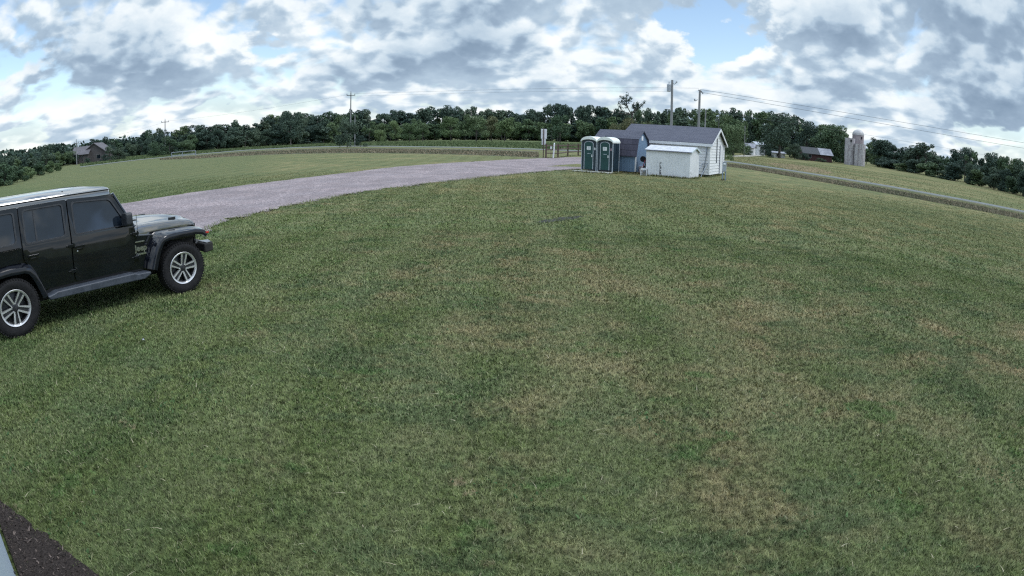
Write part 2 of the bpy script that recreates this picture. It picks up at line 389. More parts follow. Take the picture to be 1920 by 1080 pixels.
# bare dark hollow in the lawn and a pale worn strip
hol = [tuple(G(*q)) for q in [(1004, 417), (1020, 412), (1050, 407.5), (1085, 405), (1100, 406), (1080, 410), (1050, 414), (1025, 417.5)]]
sheet('bare_soil', rough_edge(hol, .05, .2, 9), .004, pmat('dark_soil', (.016, .018, .014), (.034, .036, .026), 5., .95, bump=.8, bscale=20))

# mulch bed along the building
WA = np.array([-3.575, 2.692]); WD = np.array([.790, -.613]); WN = np.array([.613, .790])     # wall base line, direction, outward normal
WB = WA+WD*9.5
bed_o = [G(-40, 905), G(0, 940), G(60, 985), G(120, 1032), G(180, 1078), np.array([-1.6, 2.0]), np.array([-.4, 1.35]), np.array([1.5, .0]), np.array([4.4, -2.4])]
bed_o = rough_edge(bed_o, .018, .09, 11, False)
bed_i = [WA+WD*float((q-WA) @ WD)+WN*.005 for q in bed_o]
bed = [tuple(q) for q in bed_o]+[tuple(q) for q in bed_i[::-1]]
M_mulch = pmat('mulch_bed', (.032, .026, .024), (.068, .055, .050), 60., .95, spec=.1, bump=1., bscale=90, detail=3)
strip('mulch_bed', bed_o, bed_i, .016, .022, M_mulch)

# ------------------------------------------------------------------ grass blades, weeds, mulch chips (nobody could count them)
def in_poly(px, py, poly):
    poly = np.array([(p[0], p[1]) for p in poly]); inside = np.zeros(len(px), bool); n = len(poly); j = n-1
    for i in range(n):
        xi, yi = poly[i]; xj, yj = poly[j]
        c = ((yi > py) != (yj > py)) & (px < (xj-xi)*(py-yi)/(yj-yi+1e-12)+xi); inside ^= c; j = i
    return inside
def blades(name, x, y, h, wd, lean, mat, seed, z0=0., curve=True):
    r = np.random.default_rng(seed); n = len(x); a = r.uniform(0, 2*np.pi, n); la = r.uniform(0, 2*np.pi, n)
    h = h*r.uniform(.55, 1.25, n); ln = lean*r.uniform(.2, 1.3, n)*h
    dx, dy = np.cos(a)*wd/2, np.sin(a)*wd/2; lx, ly = np.cos(la)*ln, np.sin(la)*ln
    z = np.full(n, z0)
    v = np.empty((n, 5, 3), np.float32)
    v[:, 0] = np.stack([x-dx, y-dy, z], -1); v[:, 1] = np.stack([x+dx, y+dy, z], -1)
    v[:, 2] = np.stack([x+dx*.8+lx*.35, y+dy*.8+ly*.35, z+h*.6], -1); v[:, 3] = np.stack([x-dx*.8+lx*.35, y-dy*.8+ly*.35, z+h*.6], -1)
    v[:, 4] = np.stack([x+lx, y+ly, z+h*.95], -1)
    me = bpy.data.meshes.new(name); me.vertices.add(n*5); me.vertices.foreach_set('co', v.ravel())
    base = np.arange(n)[:, None]*5
    loops = (base+np.array([0, 1, 2, 3, 3, 2, 4])).ravel().astype(np.int32)
    me.loops.add(n*7); me.loops.foreach_set('vertex_index', loops)
    me.polygons.add(n*2); st = (np.arange(n)[:, None]*7+np.array([0, 4])).ravel().astype(np.int32)
    me.polygons.foreach_set('loop_start', st)
    try: me.polygons.foreach_set('loop_total', np.tile([4, 3], n).astype(np.int32))
    except Exception: pass
    me.update(calc_edges=True); me.validate()
    at = me.attributes.new('tint', 'FLOAT', 'POINT'); at.data.foreach_set('value', np.repeat(r.uniform(0, 1, n), 5).astype(np.float32))
    me.materials.append(mat); o = bpy.data.objects.new(name, me); C.objects.link(o); return tag(o, kind='stuff')
M_blade = blade_mat('grass_blades')
nr = np.random.default_rng(5)
xs, ys, hs, wsd = [], [], [], []
for (r0, r1, dens, hh, ww) in [(1.6, 5, 7500, 0.026, 0.0055), (5, 9, 3600, 0.028, 0.009), (9, 16, 1500, 0.032, 0.015), (16, 46, 330, 0.04, 0.024)]:
    A = (r1*r1-r0*r0)*R(62); n = int(A*dens); rr = np.sqrt(nr.uniform(r0*r0, r1*r1, n)); aa = nr.uniform(-R(62), R(62), n)
    xs.append(rr*np.sin(aa)); ys.append(rr*np.cos(aa)); hs.append(np.full(n, hh)); wsd.append(np.full(n, ww))
xs, ys, hs, wsd = map(np.concatenate, (xs, ys, hs, wsd))
thin = nr.uniform(0, 1, len(xs)) < np.clip((46-np.hypot(xs, ys))/24, .0, 1)
jx, jy = xs+nr.normal(0, .045, len(xs)), ys+nr.normal(0, .045, len(xs))
keep = thin & ~in_poly(jx+nr.normal(0, .06, len(xs)), jy, drive_poly) & ~in_poly(jx, jy, bed) & (((xs-WA[0])*WN[0]+(ys-WA[1])*WN[1]) > .05) & (~in_poly(xs, ys, hol) | (nr.uniform(0, 1, len(xs)) < .35))
xs, ys, hs, wsd = xs[keep], ys[keep], hs[keep], wsd[keep]
blades('lawn_grass', xs, ys, hs, wsd, .95, M_blade, 21)
# broad-leaved weeds in the turf, and clippings the mower left
n = 5200; rr = np.sqrt(nr.uniform(4., 400., n)); aa = nr.uniform(-R(60), R(60), n); wx, wy = rr*np.sin(aa), rr*np.cos(aa)
ctr = np.stack([nr.uniform(-12, 12, 90), nr.uniform(2, 18, 90)], -1); pick = nr.integers(0, 90, n//2); wx[:n//2] = ctr[pick, 0]+nr.normal(0, .16, n//2); wy[:n//2] = ctr[pick, 1]+nr.normal(0, .16, n//2)
kp = ~in_poly(wx, wy, drive_poly) & ~in_poly(wx, wy, bed) & (((wx-WA[0])*WN[0]+(wy-WA[1])*WN[1]) > .1)
blades('lawn_weeds', wx[kp], wy[kp], .022, .024, 1.5, blade_mat('weed_leaves', 'x', (.045, .095, .036), (.085, .150, .055), 2.), 23, z0=.006)
n = 2600; rr = np.sqrt(nr.uniform(4., 300., n)); aa = nr.uniform(-R(60), R(60), n); wx, wy = rr*np.sin(aa), rr*np.cos(aa)
kp = ~in_poly(wx, wy, drive_poly) & ~in_poly(wx, wy, bed) & (((wx-WA[0])*WN[0]+(wy-WA[1])*WN[1]) > .1)
blades('grass_clippings', wx[kp], wy[kp], .018, .006, 4.5, blade_mat('dry_clippings', 'x', (.26, .235, .15), (.42, .38, .27), 2.), 24, z0=.02)
# ragged tufts along the gravel's edge
tx = [];
for a, q in zip(near_g[:-1], near_g[1:]):
    k = int(np.hypot(q[0]-a[0], q[1]-a[1])*60)
    for i in range(k):
        t = nr.uniform(); tx.append((a[0]+(q[0]-a[0])*t+nr.normal(0, .14), a[1]+(q[1]-a[1])*t+nr.normal(0, .14)))
tx = np.array(tx); blades('edge_grass', tx[:, 0], tx[:, 1], .08, .014, .9, M_blade, 22)
# tall dry weeds of the ditch
def band(A, B, n, seed, t0=0., t1=1.):
    r = np.random.default_rng(seed); A = np.array(A); B = np.array(B); L = np.linalg.norm(A[1:]-A[:-1], axis=1); W = np.linalg.norm(A-B, axis=1); W = (W[1:]+W[:-1])/2
    pr = L/L.sum(); i = r.choice(len(L), n, p=pr); t = r.uniform(0, 1, n)[:, None]; s_ = r.uniform(t0, t1, n)[:, None]
    a = A[i]+(A[i+1]-A[i])*t; q = B[i]+(B[i+1]-B[i])*t; p = a+(q-a)*s_; return p[:, 0], p[:, 1]
ditch_px = [(300, 300), (370, 297.5), (460, 292), (560, 288.5), (660, 287), (800, 288.5), (960, 293.5), (1010, 296)]
road_mid = [(300, 297), (370, 291.5), (460, 284), (560, 279.5), (660, 277.3), (800, 278.8), (960, 282), (1010, 284)]
M_weed = blade_mat('dry_weeds', 'x', (.090, .108, .066), (.290, .230, .160), .09)
x, y = band([G(*q) for q in road_mid], [G(*q) for q in ditch_px], 24000, 31, .30, .98); blades('ditch_weeds', x, y, .20, .07, .9, M_weed, 32)
ditch2 = [(1360, 312), (1400, 317), (1500, 334), (1600, 352), (1750, 379), (1919, 412)]; road2 = [(1360, 307), (1400, 311), (1500, 328), (1600, 344.5), (1750, 371), (1919, 404)]
x, y = band([G(*q) for q in road2], [G(*q) for q in ditch2], 30000, 33, .0, 1.); blades('ditch_weeds', x, y, .13, .035, .9, M_weed, 34)
M_ditchd = pmat('ditch_bottom', (.085, .100, .066), (.135, .128, .088), .7, .95, spec=.1)
strip('ditch_bank', [G(*q) for q in road_mid], [G(*q) for q in ditch_px], .009, .009, M_ditchd)
strip('ditch_bank', [G(*q) for q in road2], [G(*q) for q in ditch2], .009, .009, M_ditchd)
# crop rows and hay stubble
M_crop = blade_mat('crop_leaves', 'x', (.075, .115, .050), (.130, .160, .075), .06)
x, y = band(rf[:11], [a*1.0+a/np.linalg.norm(a)*max(12., (240-np.linalg.norm(a))*.75) for a in rf[:11]], 42000, 35, .05, 1.); blades('crop_rows', x, y, .26, .30, .6, M_crop, 36)
M_hay = blade_mat('hay_stubble', 'x', (.135, .145, .062), (.175, .168, .080), .03)
x, y = band(rf[10:], [a*1.0+a/np.linalg.norm(a)*60 for a in rf[10:]], 26000, 37, .0, 1.); blades('hay_stubble', x, y, .07, .07, 1.4, M_hay, 38)
# mulch chips
n = 9000; x = nr.uniform(-3.7, -.2, n); y = nr.uniform(.3, 3.1, n); k = in_poly(x, y, bed); x, y = x[k], y[k]
blades('mulch_chips', x, y, .018, .013, 2.0, blade_mat('bark_chips', 'x', (.018, .015, .015), (.190, .150, .132), 9.), 39, z0=.016)

# ------------------------------------------------------------------ parked vehicle
M_paint = pmat('black_paint', (.004, .005, .007), (.006, .008, .011), 3., .12, spec=.15, coat=1., rv=.05)
M_plast = pmat('black_plastic', (.012, .014, .018), (.022, .026, .033), 14., .42, spec=.5, bump=.1, bscale=200)
M_flare = pmat('flare_paint', (.005, .006, .010), (.008, .010, .016), 8., .12, spec=.3, coat=.6)
M_step = pmat('step_plastic', (.036, .044, .060), (.058, .068, .088), 10., .5, spec=.5)
M_rubber = pmat('tyre_rubber', (.010, .010, .012), (.018, .018, .020), 18., .8, spec=.3, bump=.25, bscale=60)
M_alloy = pmat('machined_alloy', (.86, .86, .88), (.74, .74, .77), 30., .36, metal=.85)
M_alloyd = pmat('dark_alloy', (.045, .047, .055), (.07, .072, .08), 20., .38, metal=.6)
M_under = pmat('underbody', (.012, .012, .013), (.020, .019, .018), 8., .8)
M_chrome = pmat('badge_metal', (.70, .71, .73), (.60, .61, .63), 20., .22, metal=1.)
M_red = pmat('red_lens', (.55, .035, .022), (.45, .03, .02), 20., .18, coat=1.)
M_hood = pmat('black_paint_boosted_sheen', (.010, .012, .015), (.016, .018, .022), 3., .12, spec=.6, coat=1., rv=.04)  # copy of the same black paint, sky sheen boosted for bonnet and hard top
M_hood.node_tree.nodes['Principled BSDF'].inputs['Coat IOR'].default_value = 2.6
def glass_mat():
    mt, nb, p = newmat('tinted_glass')
    co = nb.n('ShaderNodeTexCoord').outputs['Object']
    link(nb, nb.mix(nb.mr(nb.noise(co, 1.5, 3, .5), .3, .7), (.006, .010, .016), (.010, .016, .026)), p.inputs['Base Color'])
    p.inputs['Roughness'].default_value = .025; p.inputs['Specular IOR Level'].default_value = .5; p.inputs['IOR'].default_value = 1.7; p.inputs['Coat Weight'].default_value = 0.; p.inputs['Coat Roughness'].default_value = .01
    return mt
M_tint = glass_mat()

def fillet(pts, rads, n=5):
    out = []; L = len(pts)
    for i in range(L):
        p = np.array(pts[i], float); a = np.array(pts[i-1], float)-p; q = np.array(pts[(i+1) % L], float)-p
        r = rads[i] if isinstance(rads, (list, tuple)) else rads
        la, lq = np.linalg.norm(a), np.linalg.norm(q); a /= la; q /= lq
        r = min(r, la*.45, lq*.45)
        if r < 1e-4: out.append(tuple(p)); continue
        for k in range(n+1):
            t = k/n; out.append(tuple((p+a*r)*(1-t)**2 + 2*p*t*(1-t) + (p+q*r)*t*t))
    return out
BELT = 1.17
def S(z): return .785-max(0, .75-z)*.03 if z <= BELT else .785-(z-BELT)*.20
def panel(outer, holes, o0, o1, side=-1, surf=S, cuts=(BELT,)):
    """sheet-metal panel: an outline with holes in side view, laid on the car's flank with thickness o1-o0"""
    bm = bmesh.new(); ed = []
    for lp in [outer]+list(holes):
        vv = [bm.verts.new((x, 0, z)) for x, z in lp]
        ed += [bm.edges.new((vv[i], vv[(i+1) % len(vv)])) for i in range(len(vv))]
    bmesh.ops.triangle_fill(bm, use_beauty=True, edges=ed)
    for zc in cuts: bmesh.ops.bisect_plane(bm, geom=bm.verts[:]+bm.edges[:]+bm.faces[:], plane_co=(0, 0, zc), plane_no=(0, 0, 1))
    bm.verts.index_update(); mb = MB()
    V = [v.co.copy() for v in bm.verts]; n = len(V)
    vs = [(p.x, side*(surf(p.z)+o1), p.z) for p in V]+[(p.x, side*(surf(p.z)+o0), p.z) for p in V]
    fs = []
    for f in bm.faces:
        ix = [v.index for v in f.verts]; fs.append(tuple(ix)); fs.append(tuple(i+n for i in ix[::-1]))
    for e in bm.edges:
        if len(e.link_faces) == 1: i, j = e.verts[0].index, e.verts[1].index; fs.append((i, j, j+n, i+n))
    bm.free(); mb.add(vs, fs); return mb
def sweep_flare(path, ks, side):
    mb = MB(); cxz = np.mean(np.array(path), 0); cxz[1] = .45; vs = []; n = len(path); sec = [(.70, .10), (.775, .095), (.90, .018), (.93, -.004), (.94, -.03), (.936, -.085), (.912, -.085), (.900, -.035), (.70, -.02)]
    for i, p in enumerate(path):
        t = np.array(path[min(i+1, n-1)])-np.array(path[max(i-1, 0)]); t = t/np.linalg.norm(t); nn = np.array([-t[1], t[0]])
        if nn @ (np.array(p)-cxz) < 0: nn = -nn
        for (y, d) in sec:
            dd = d*ks[i] if d > 0 else d
            vs.append((p[0]+nn[0]*dd, side*y, p[1]+nn[1]*dd))
    k = len(sec); fs = []
    for i in range(n-1):
        for j in range(k): fs.append((i*k+j, i*k+(j+1) % k, (i+1)*k+(j+1) % k, (i+1)*k+j))
    fs += [tuple(range(k)), tuple(range((n-1)*k, n*k))]
    return mb.add(vs, fs)

CARDIR = math.atan2(.874, .485)
car = thing('parked_suv', 'black four-door off-road SUV with hard top parked on the lawn beside the gravel drive', 'car', (-6.69, 8.16, 0), CARDIR)
# body: tub, cabin core and front clip
bd = MB()
tubp = [(.88, .47), (.985, .74), (1.05, .93), (1.05, 1.00), (.74, 1.03), (.72, 1.155), (-2.10, 1.165), (-2.13, .58), (-2.04, .55), (-1.96, .80), (-1.76, .935), (-1.27, .935), (-1.15, .87), (-.97, .45)]
bd.prism(tubp, -.768, .768)
lv = [(1.15, .70, -2.10, .765), (1.70, .375, -2.05, .655), (1.78, .30, -2.02, .60)]
vs = []
for z, x1, x0, hw in lv: vs += [(x1, -hw, z), (x1, hw, z), (x0, hw, z), (x0, -hw, z)]
bd.add(vs, [(0, 1, 2, 3)]+[(i*4+k, i*4+(k+1) % 4, (i+1)*4+(k+1) % 4, (i+1)*4+k) for i in range(2) for k in range(4)]+[(8, 9, 10, 11)])
bd.prism([(.70, .60), (1.02, .60), (1.12, .80), (1.98, .80), (1.98, 1.02), (.70, 1.05)], -.56, .56)
bd.build('body', M_paint, car, bevel=.018, seg=3)
un = MB(); un.box((0, 0, .43), (3.9, 1.0, .22)); un.box((1.55, 0, .62), (.95, 1.02, .35)); un.box((-.05, 0, .48), (1.7, 1.45, .10))
for x in (-1.504, 1.504): un.tube([(x, -.72, .405), (x, .72, .405)], .055); un.box((x, .1, .40), (.28, .3, .28))
un.box((-1.5, 0, .75), (1.05, 1.1, .34))
un.build('underbody', M_under, car)
# bonnet
hd = MB(); secs = [(.69, .655, 1.150, .060), (.9, .645, 1.165, .060), (1.3, .61, 1.160, .058), (1.65, .575, 1.138, .052), (1.88, .55, 1.105, .045), (1.985, .538, 1.065, .03), (2.02, .53, 1.005, .01)]
vs = []
for x, hw, ze, bl in secs:
    h_ = [(-hw-.012, ze-.19), (-hw-.004, ze-.075), (-hw, ze-.028), (-hw+.018, ze-.004), (-hw+.06, ze+.006), (-hw*.62, ze+.018), (-hw*.48, ze+.018+bl*.6), (0, ze+.022+bl*.75)]
    vs += [(x, y, z) for y, z in h_]+[(x, -y, z) for y, z in h_[-2::-1]]
k = len(vs)//len(secs)
fs = [(i*k+j, i*k+j+1, (i+1)*k+j+1, (i+1)*k+j) for i in range(len(secs)-1) for j in range(k-1)]+[tuple(range(k)), tuple(range((len(secs)-1)*k, len(secs)*k))]
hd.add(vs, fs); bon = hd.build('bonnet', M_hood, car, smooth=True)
for s in (-1, 1):
    ht = MB()
    ht.box((1.55, s*.552, 1.165), (.13, .035, .045))
    ht.build('bonnet_latch', M_plast, bon, bevel=.006)
    ht = MB(); ht.box((.80, s*.50, 1.23), (.16, .06, .022)); ht.build('bonnet_hinge', M_plast, bon, bevel=.006)
    ht = MB(); ht.tube([(.80, s*.30, 1.232), (.72, s*.02, 1.25)], .009); ht.build('wiper', M_plast, car)
    ht = MB(); ht.box((.86, s*.24, 1.237), (.07, .09, .03)); ht.build('washer_nozzle', M_plast, bon, bevel=.006)
# grille, lamps, bumper
gr = MB(); gr.box((2.005, 0, .865), (.05, 1.06, .33)); gl_ = gr.build('grille', M_paint, car, bevel=.012)
sl_ = MB()
for i in range(7): sl_.box((2.032, (i-3)*.078, .88), (.012, .045, .22))
sl_.build('slot', M_under, gl_)
for s in (-1, 1):
    hl = MB(); hl.lathe([(0, .0), (.08, -.008), (.092, -.03), (.092, -.07)], 24, 'Z'); hl.xform(Matrix.Translation((2.05, s*.385, .905)) @ Matrix.Rotation(R(90), 4, 'Y')); hl.build('headlight', M_chrome, car, smooth=True)
bp_ = MB()
bp_.prism([(2.06, -.52), (2.30, -.46), (2.34, 0), (2.30, .46), (2.06, .52)], .53, .68, 'z')
for s in (-1, 1): bp_.prism([(2.06, s*.50), (2.31, s*.46), (2.20, s*.80), (2.02, s*.875), (1.97, s*.86)], .56, .71, 'z')
bp_.build('front_bumper', M_under, car, bevel=.03, seg=3)
M_trim = pmat('silver_trim', (.30, .31, .33), (.20, .21, .23), 10, .35, metal=.8)
for s in (-1, 1):
    bt_ = MB(); bt_.prism([(2.06, s*.55), (2.24, s*.60), (2.14, s*.82), (2.03, s*.85)], .708, .725, 'z')
    bt_.build('bumper_cap', M_trim, car, bevel=.006)
for s in (-1, 1):
    ml = MB(); ml.prism([(1.965, .888), (2.03, .882), (2.035, .912), (1.98, .925)], s*.86, s*.952); ml.build('marker_lamp', M_red, car, bevel=.008)
# flares
fp_ = [(.905, .485), (.955, .64), (1.01, .78), (1.07, .885), (1.14, .945), (1.26, .975), (1.5, .985), (1.78, .985), (1.93, .96), (2.02, .90)]
fk = [1, 1, 1, 1, .85, .5, .35, .3, .3, .3]
rp_ = [(-.955, .47), (-1.03, .66), (-1.10, .80), (-1.17, .885), (-1.27, .925), (-1.5, .935), (-1.72, .92), (-1.88, .85), (-1.98, .72), (-2.06, .56)]
rk = [.5, .5, .5, .5, .4, .35, .35, .4, .5, .5]
for s in (-1, 1):
    for pth, kk in ((fp_, fk), (rp_, rk)): sweep_flare(pth, kk, s).build('fender_flare', M_flare, car, smooth=True)
# cabin: doors with windows
fd_o = fillet([(-.415, .535), (.56, .535), (.675, .66), (.675, 1.165), (.37, 1.685), (-.415, 1.715)], [.09, .10, .14, .02, .10, .03])
fw = fillet([(-.335, 1.215), (.56, 1.215), (.545, 1.255), (.315, 1.625), (-.335, 1.655)], [.05, .05, .04, .07, .05])
rd_o = fillet([(-.97, .535), (-.435, .535), (-.435, 1.715), (-1.235, 1.715), (-1.235, 1.0), (-1.16, .90), (-1.04, .66)], [.05, .10, .03, .03, .08, .04, .04])
rw = fillet([(-1.165, 1.215), (-.515, 1.215), (-.515, 1.655), (-1.165, 1.655)], [.06, .06, .05, .05])
qw_o = fillet([(-2.06, 1.175), (-1.26, 1.175), (-1.26, 1.715), (-2.02, 1.715)], [.03, .02, .02, .03])
qw = fillet([(-1.99, 1.24), (-1.335, 1.24), (-1.335, 1.65), (-1.96, 1.65)], [.06, .06, .05, .05])
def grow(poly, d):
    c = np.mean(np.array(poly), 0); return [tuple(c+(np.array(p)-c)*(1+d/np.linalg.norm(np.array(p)-c))) for p in poly]
for s in (-1, 1):
    for nm, o_, w_, hx in (('front_door', fd_o, fw, -.30), ('rear_door', rd_o, rw, -1.08)):
        dr = panel(o_, [w_], -.012, .014, s).build(nm, M_paint, car, bevel=.006)
        panel(grow(w_, .02), [], -.010, -.003, s).build('window', M_tint, dr)
        panel(grow(w_, .024), [grow(w_, -.004)], -.004, .019, s).build('window_seal', M_plast, dr)
        hn = MB(); hn.box((hx, s*(S(1.02)+.040), 1.035), (.17, .022, .034)); hn.box((hx-.07, s*(S(1.02)+.026), 1.03), (.03, .03, .03)); hn.box((hx+.07, s*(S(1.02)+.026), 1.03), (.03, .03, .03)); hn.box((hx+.01, s*(S(1.0)+.015), .99), (.10, .012, .03))
        hn.build('handle', M_paint, dr, bevel=.008)
        fx = .705 if nm == 'front_door' else -.425
        for hz in (.70, 1.06):
            hg = MB(); hg.box((fx, s*(S(hz)+.020), hz), (.11, .03, .045)); hg.tube([(fx+.03, s*(S(hz)+.032), hz-.04), (fx+.03, s*(S(hz)+.032), hz+.04)], .013); hg.box((fx-.07, s*(S(hz)+.016), hz), (.06, .014, .025))
            hg.build('hinge', M_paint, dr, bevel=.006)
        if nm == 'front_door':
            lk = MB(); lk.lathe([(0, .006), (.012, .004), (.014, 0)], 14, 'Y'); lk.xform(Matrix.Translation((-.335, s*(S(.97)+.014), .965)) @ Matrix.Scale(s, 4, (0, 1, 0))); lk.build('lock', M_chrome, dr)
        else:
            panel([(-1.0, 1.20), (-.975, 1.20), (-.975, 1.665), (-1.0, 1.665)], [], -.006, .006, s).build('window_divider', M_plast, dr)
    # beltline moulding and quarter panel of the hard top
    q = panel(qw_o, [qw], -.014, .014, s).build('hardtop_side', M_paint, car, bevel=.008)
    panel(grow(qw, .02), [], -.010, -.002, s).build('window', M_tint, q)
    panel(grow(qw, .024), [grow(qw, -.004)], -.004, .018, s).build('window_seal', M_plast, q)
    # bulged lower flank of the quarter under the glass
    panel(fillet([(-2.08, .97), (-1.27, .97), (-1.25, 1.165), (-2.08, 1.165)], .02), [], -.012, .010, s).build('quarter_panel', M_paint, car, bevel=.006)
    # mirror
    mr_ = MB(); mr_.prism(fillet([(.0, -.10), (.0, .10), (-.18, .115), (-.20, -.09)], .05), -.05, .07, 'x'); mr_.xform(Matrix.Translation((.50, s*.83, 1.30)) @ Matrix.Scale(-s, 4, (0, 1, 0))); mr_.box((.55, s*.80, 1.215), (.07, .12, .05))
    mr_.build('wing_mirror', M_plast, car, bevel=.02, seg=3)
    # running board
    sb = MB(); sb.prism([(-.97, .455), (-.93, .395), (.74, .375), (.86, .43), (.86, .47), (.62, .475), (.56, .495), (-.80, .495), (-.86, .475)], s*.735, s*.955)
    sb.build('side_step', M_step, car, bevel=.022, seg=3)
    # A-pillar and rain gutter
    ap = MB(); ap.tube([(.715, s*.745, 1.15), (.395, s*.650, 1.70)], .030, 8); ap.build('windscreen_pillar', M_paint, car, smooth=True)
    # vent behind the front wheel
    vt = MB(); vt.prism([(.885, .90), (.925, .90), (1.00, 1.005), (.965, 1.005)], s*.772, s*.786); vt.prism([(.865, .86), (.91, .86), (.918, .885), (.875, .885)], s*.772, s*.786); vt.build('fender_vent', M_plast, car, bevel=.004)
roof = MB(); rl = [(1.695, .385, -2.06, .676), (1.765, .372, -2.065, .670), (1.792, .352, -2.055, .652), (1.812, .30, -2.02, .60), (1.836, .08, -1.88, .42), (1.842, -.25, -1.62, .2)]
vs = []
for z, x1, x0, hw in rl:
    vs += [(x1-.05, -hw, z), (x1, -hw+.06, z), (x1+.02, 0, z), (x1, hw-.06, z), (x1-.05, hw, z), (x0+.05, hw, z), (x0, hw-.06, z), (x0, -hw+.06, z), (x0+.05, -hw, z)]
k = 9
roof.add(vs, [tuple(range(k))]+[(i*k+j, i*k+(j+1) % k, (i+1)*k+(j+1) % k, (i+1)*k+j) for i in range(len(rl)-1) for j in range(k)]+[tuple(range((len(rl)-1)*k, len(rl)*k))])
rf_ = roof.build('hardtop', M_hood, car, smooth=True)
rg = MB()
for s in (-1, 1): rg.box((-.84, s*.684, 1.772), (2.38, .018, .012))
for y in (-.33, 0, .33): rg.box((-1.05, y, 1.836-.02*abs(y)/.33), (1.5, .05, .012))
rg.box((-.415, 0, 1.826), (.02, 1.05, .012))
rg.build('roof_ribs', M_paint, rf_, bevel=.004)
wg = MB(); wg.add([(.735, -.69, 1.17), (.735, .69, 1.17), (.405, .60, 1.70), (.405, -.60, 1.70), (.72, -.69, 1.16), (.72, .69, 1.16), (.39, .60, 1.69), (.39, -.60, 1.69)], [(0, 1, 2, 3), (4, 7, 6, 5), (0, 4, 5, 1), (1, 5, 6, 2), (2, 6, 7, 3), (3, 7, 4, 0)]); wg.build('windscreen', M_tint, car)
an = MB(); an.tube([(.80, -.70, 1.03), (.80, -.70, 1.05)], .018); an.tube([(.80, -.70, 1.05), (.79, -.70, 1.34)], .004, 6); an.build('aerial', M_plast, car)
# badge on the flank
def text(body, size, depth, name, mat, parent, loc, rot, scale=(1, 1, 1), align='CENTER', bold=0.):
    cu = bpy.data.curves.new(name, 'FONT'); cu.body = body; cu.size = size; cu.extrude = depth; cu.align_x = align; cu.offset = bold; cu.resolution_u = 3
    to = bpy.data.objects.new(name, cu); C.objects.link(to)
    bpy.context.view_layer.update()
    me = bpy.data.meshes.new_from_object(to.evaluated_get(bpy.context.evaluated_depsgraph_get())); me.name = name
    bpy.data.objects.remove(to); me.materials.clear(); me.materials.append(mat)
    o = bpy.data.objects.new(name, me); C.objects.link(o); o.parent = parent; o.location = loc; o.rotation_euler = rot; o.scale = scale; return o
for s in (-1, 1):
    text('Jeep', .128, .004, 'badge', M_chrome, car, (.795, s*.776, .785), (R(90), 0, 0 if s < 0 else R(180)), bold=.0045)
    for q_ in ((.795, .735, .185, .026), (.785, .925, .165, .018)):
        bb_ = MB(); bb_.box((q_[0], s*.777, q_[1]), (q_[2], .010, q_[3])); bb_.build('badge_bar', M_chrome, car)
# tail
for s in (-1, 1):
    tl = MB(); tl.box((-2.15, s*.70, .98), (.06, .16, .26)); tl.build('tail_lamp', M_red, car, bevel=.01)
rb = MB(); rb.box((-2.25, 0, .55), (.18, 1.62, .16)); rb.build('rear_bumper', M_plast, car, bevel=.02)
# wheels
def wheel():
    r = bpy.data.objects.new('wheel', None); C.objects.link(r)
    ty = MB(); ty.lathe([(.245, -.075), (.266, -.112), (.315, -.128), (.362, -.126), (.388, -.112), (.400, -.094), (.405, -.06), (.402, -.04), (.405, -.02), (.405, .02), (.402, .04), (.405, .06), (.400, .094), (.388, .112), (.362, .126), (.315, .128), (.266, .112), (.245, .075)], 56, 'Y', close=True)
    for k in range(56):
        a = 2*math.pi*k/56
        for s in (-1, 1):
            mb = MB(); mb.box((0, s*.108, .393), (.022, .034, .020)); mb.xform(Matrix.Rotation(a, 4, 'Y')); ty.add(mb.v, mb.f)
    ty.build('tyre', M_rubber, r, smooth=True)
    rm = MB(); rm.cur = 1
    rm.lathe([(.249, -.10), (.256, -.110), (.250, -.116), (.232, -.110), (.220, -.085)], 48, 'Y', mi=0)
    rm.lathe([(.220, -.085), (.212, -.02), (.212, .09), (.246, .10)], 48, 'Y', mi=1)
    rm.lathe([(0, -.005), (.19, .005), (.205, .01)], 48, 'Y', mi=1)
    for k in range(5):
        M = Matrix.Rotation(2*math.pi*k/5, 4, 'Y')
        for s in (-1, 1):
            mb = MB(); w0, w1 = .021, .038
            mb.add([(s*w0-.009*(s > 0)+.0, -.088, .05), (s*w0+.015*s, -.088, .05), (s*w1+.022*s, -.098, .232), (s*w1-.008*s, -.098, .232), (s*w0-.006*s, -.05, .05), (s*w0+.015*s, -.05, .05), (s*w1+.022*s, -.05, .232), (s*w1-.008*s, -.05, .232)], [(0, 1, 2, 3), (4, 7, 6, 5), (0, 4, 5, 1), (1, 5, 6, 2), (2, 6, 7, 3), (3, 7, 4, 0)])
            mb.xform(M); rm.add(mb.v, mb.f, mi=0)
        mb = MB(); mb.box((0, -.066, .14), (.060, .03, .17)); mb.xform(M); rm.add(mb.v, mb.f, mi=1)
        mb = MB(); mb.tube([(.0, -.082, .060), (.0, -.096, .060)], .011, 6); mb.xform(Matrix.Rotation(2*math.pi*(k+.5)/5, 4, 'Y')); rm.add(mb.v, mb.f, mi=0)
    rm.lathe([(0, -.098), (.034, -.096), (.040, -.088), (.075, -.082), (.080, -.05)], 24, 'Y', mi=1)
    rm.build('rim', [M_alloy, M_alloyd], r, smooth=True)
    return r
wh = wheel(); wh.parent = car; wh.location = (1.504, -.805, .402)
for i, (x, y, z, rot, tw) in enumerate([(-1.504, -.805, .402, 0, .62), (1.504, .805, .402, R(180), 0), (-1.504, .805, .402, R(180), .3), (-2.36, .03, .95, R(-90), 0)]):
    r = dup(wh, (x, y, z), rot); r.parent = car; r.rotation_euler = (0, tw, rot)
wh.rotation_euler = (0, .18, R(-3))

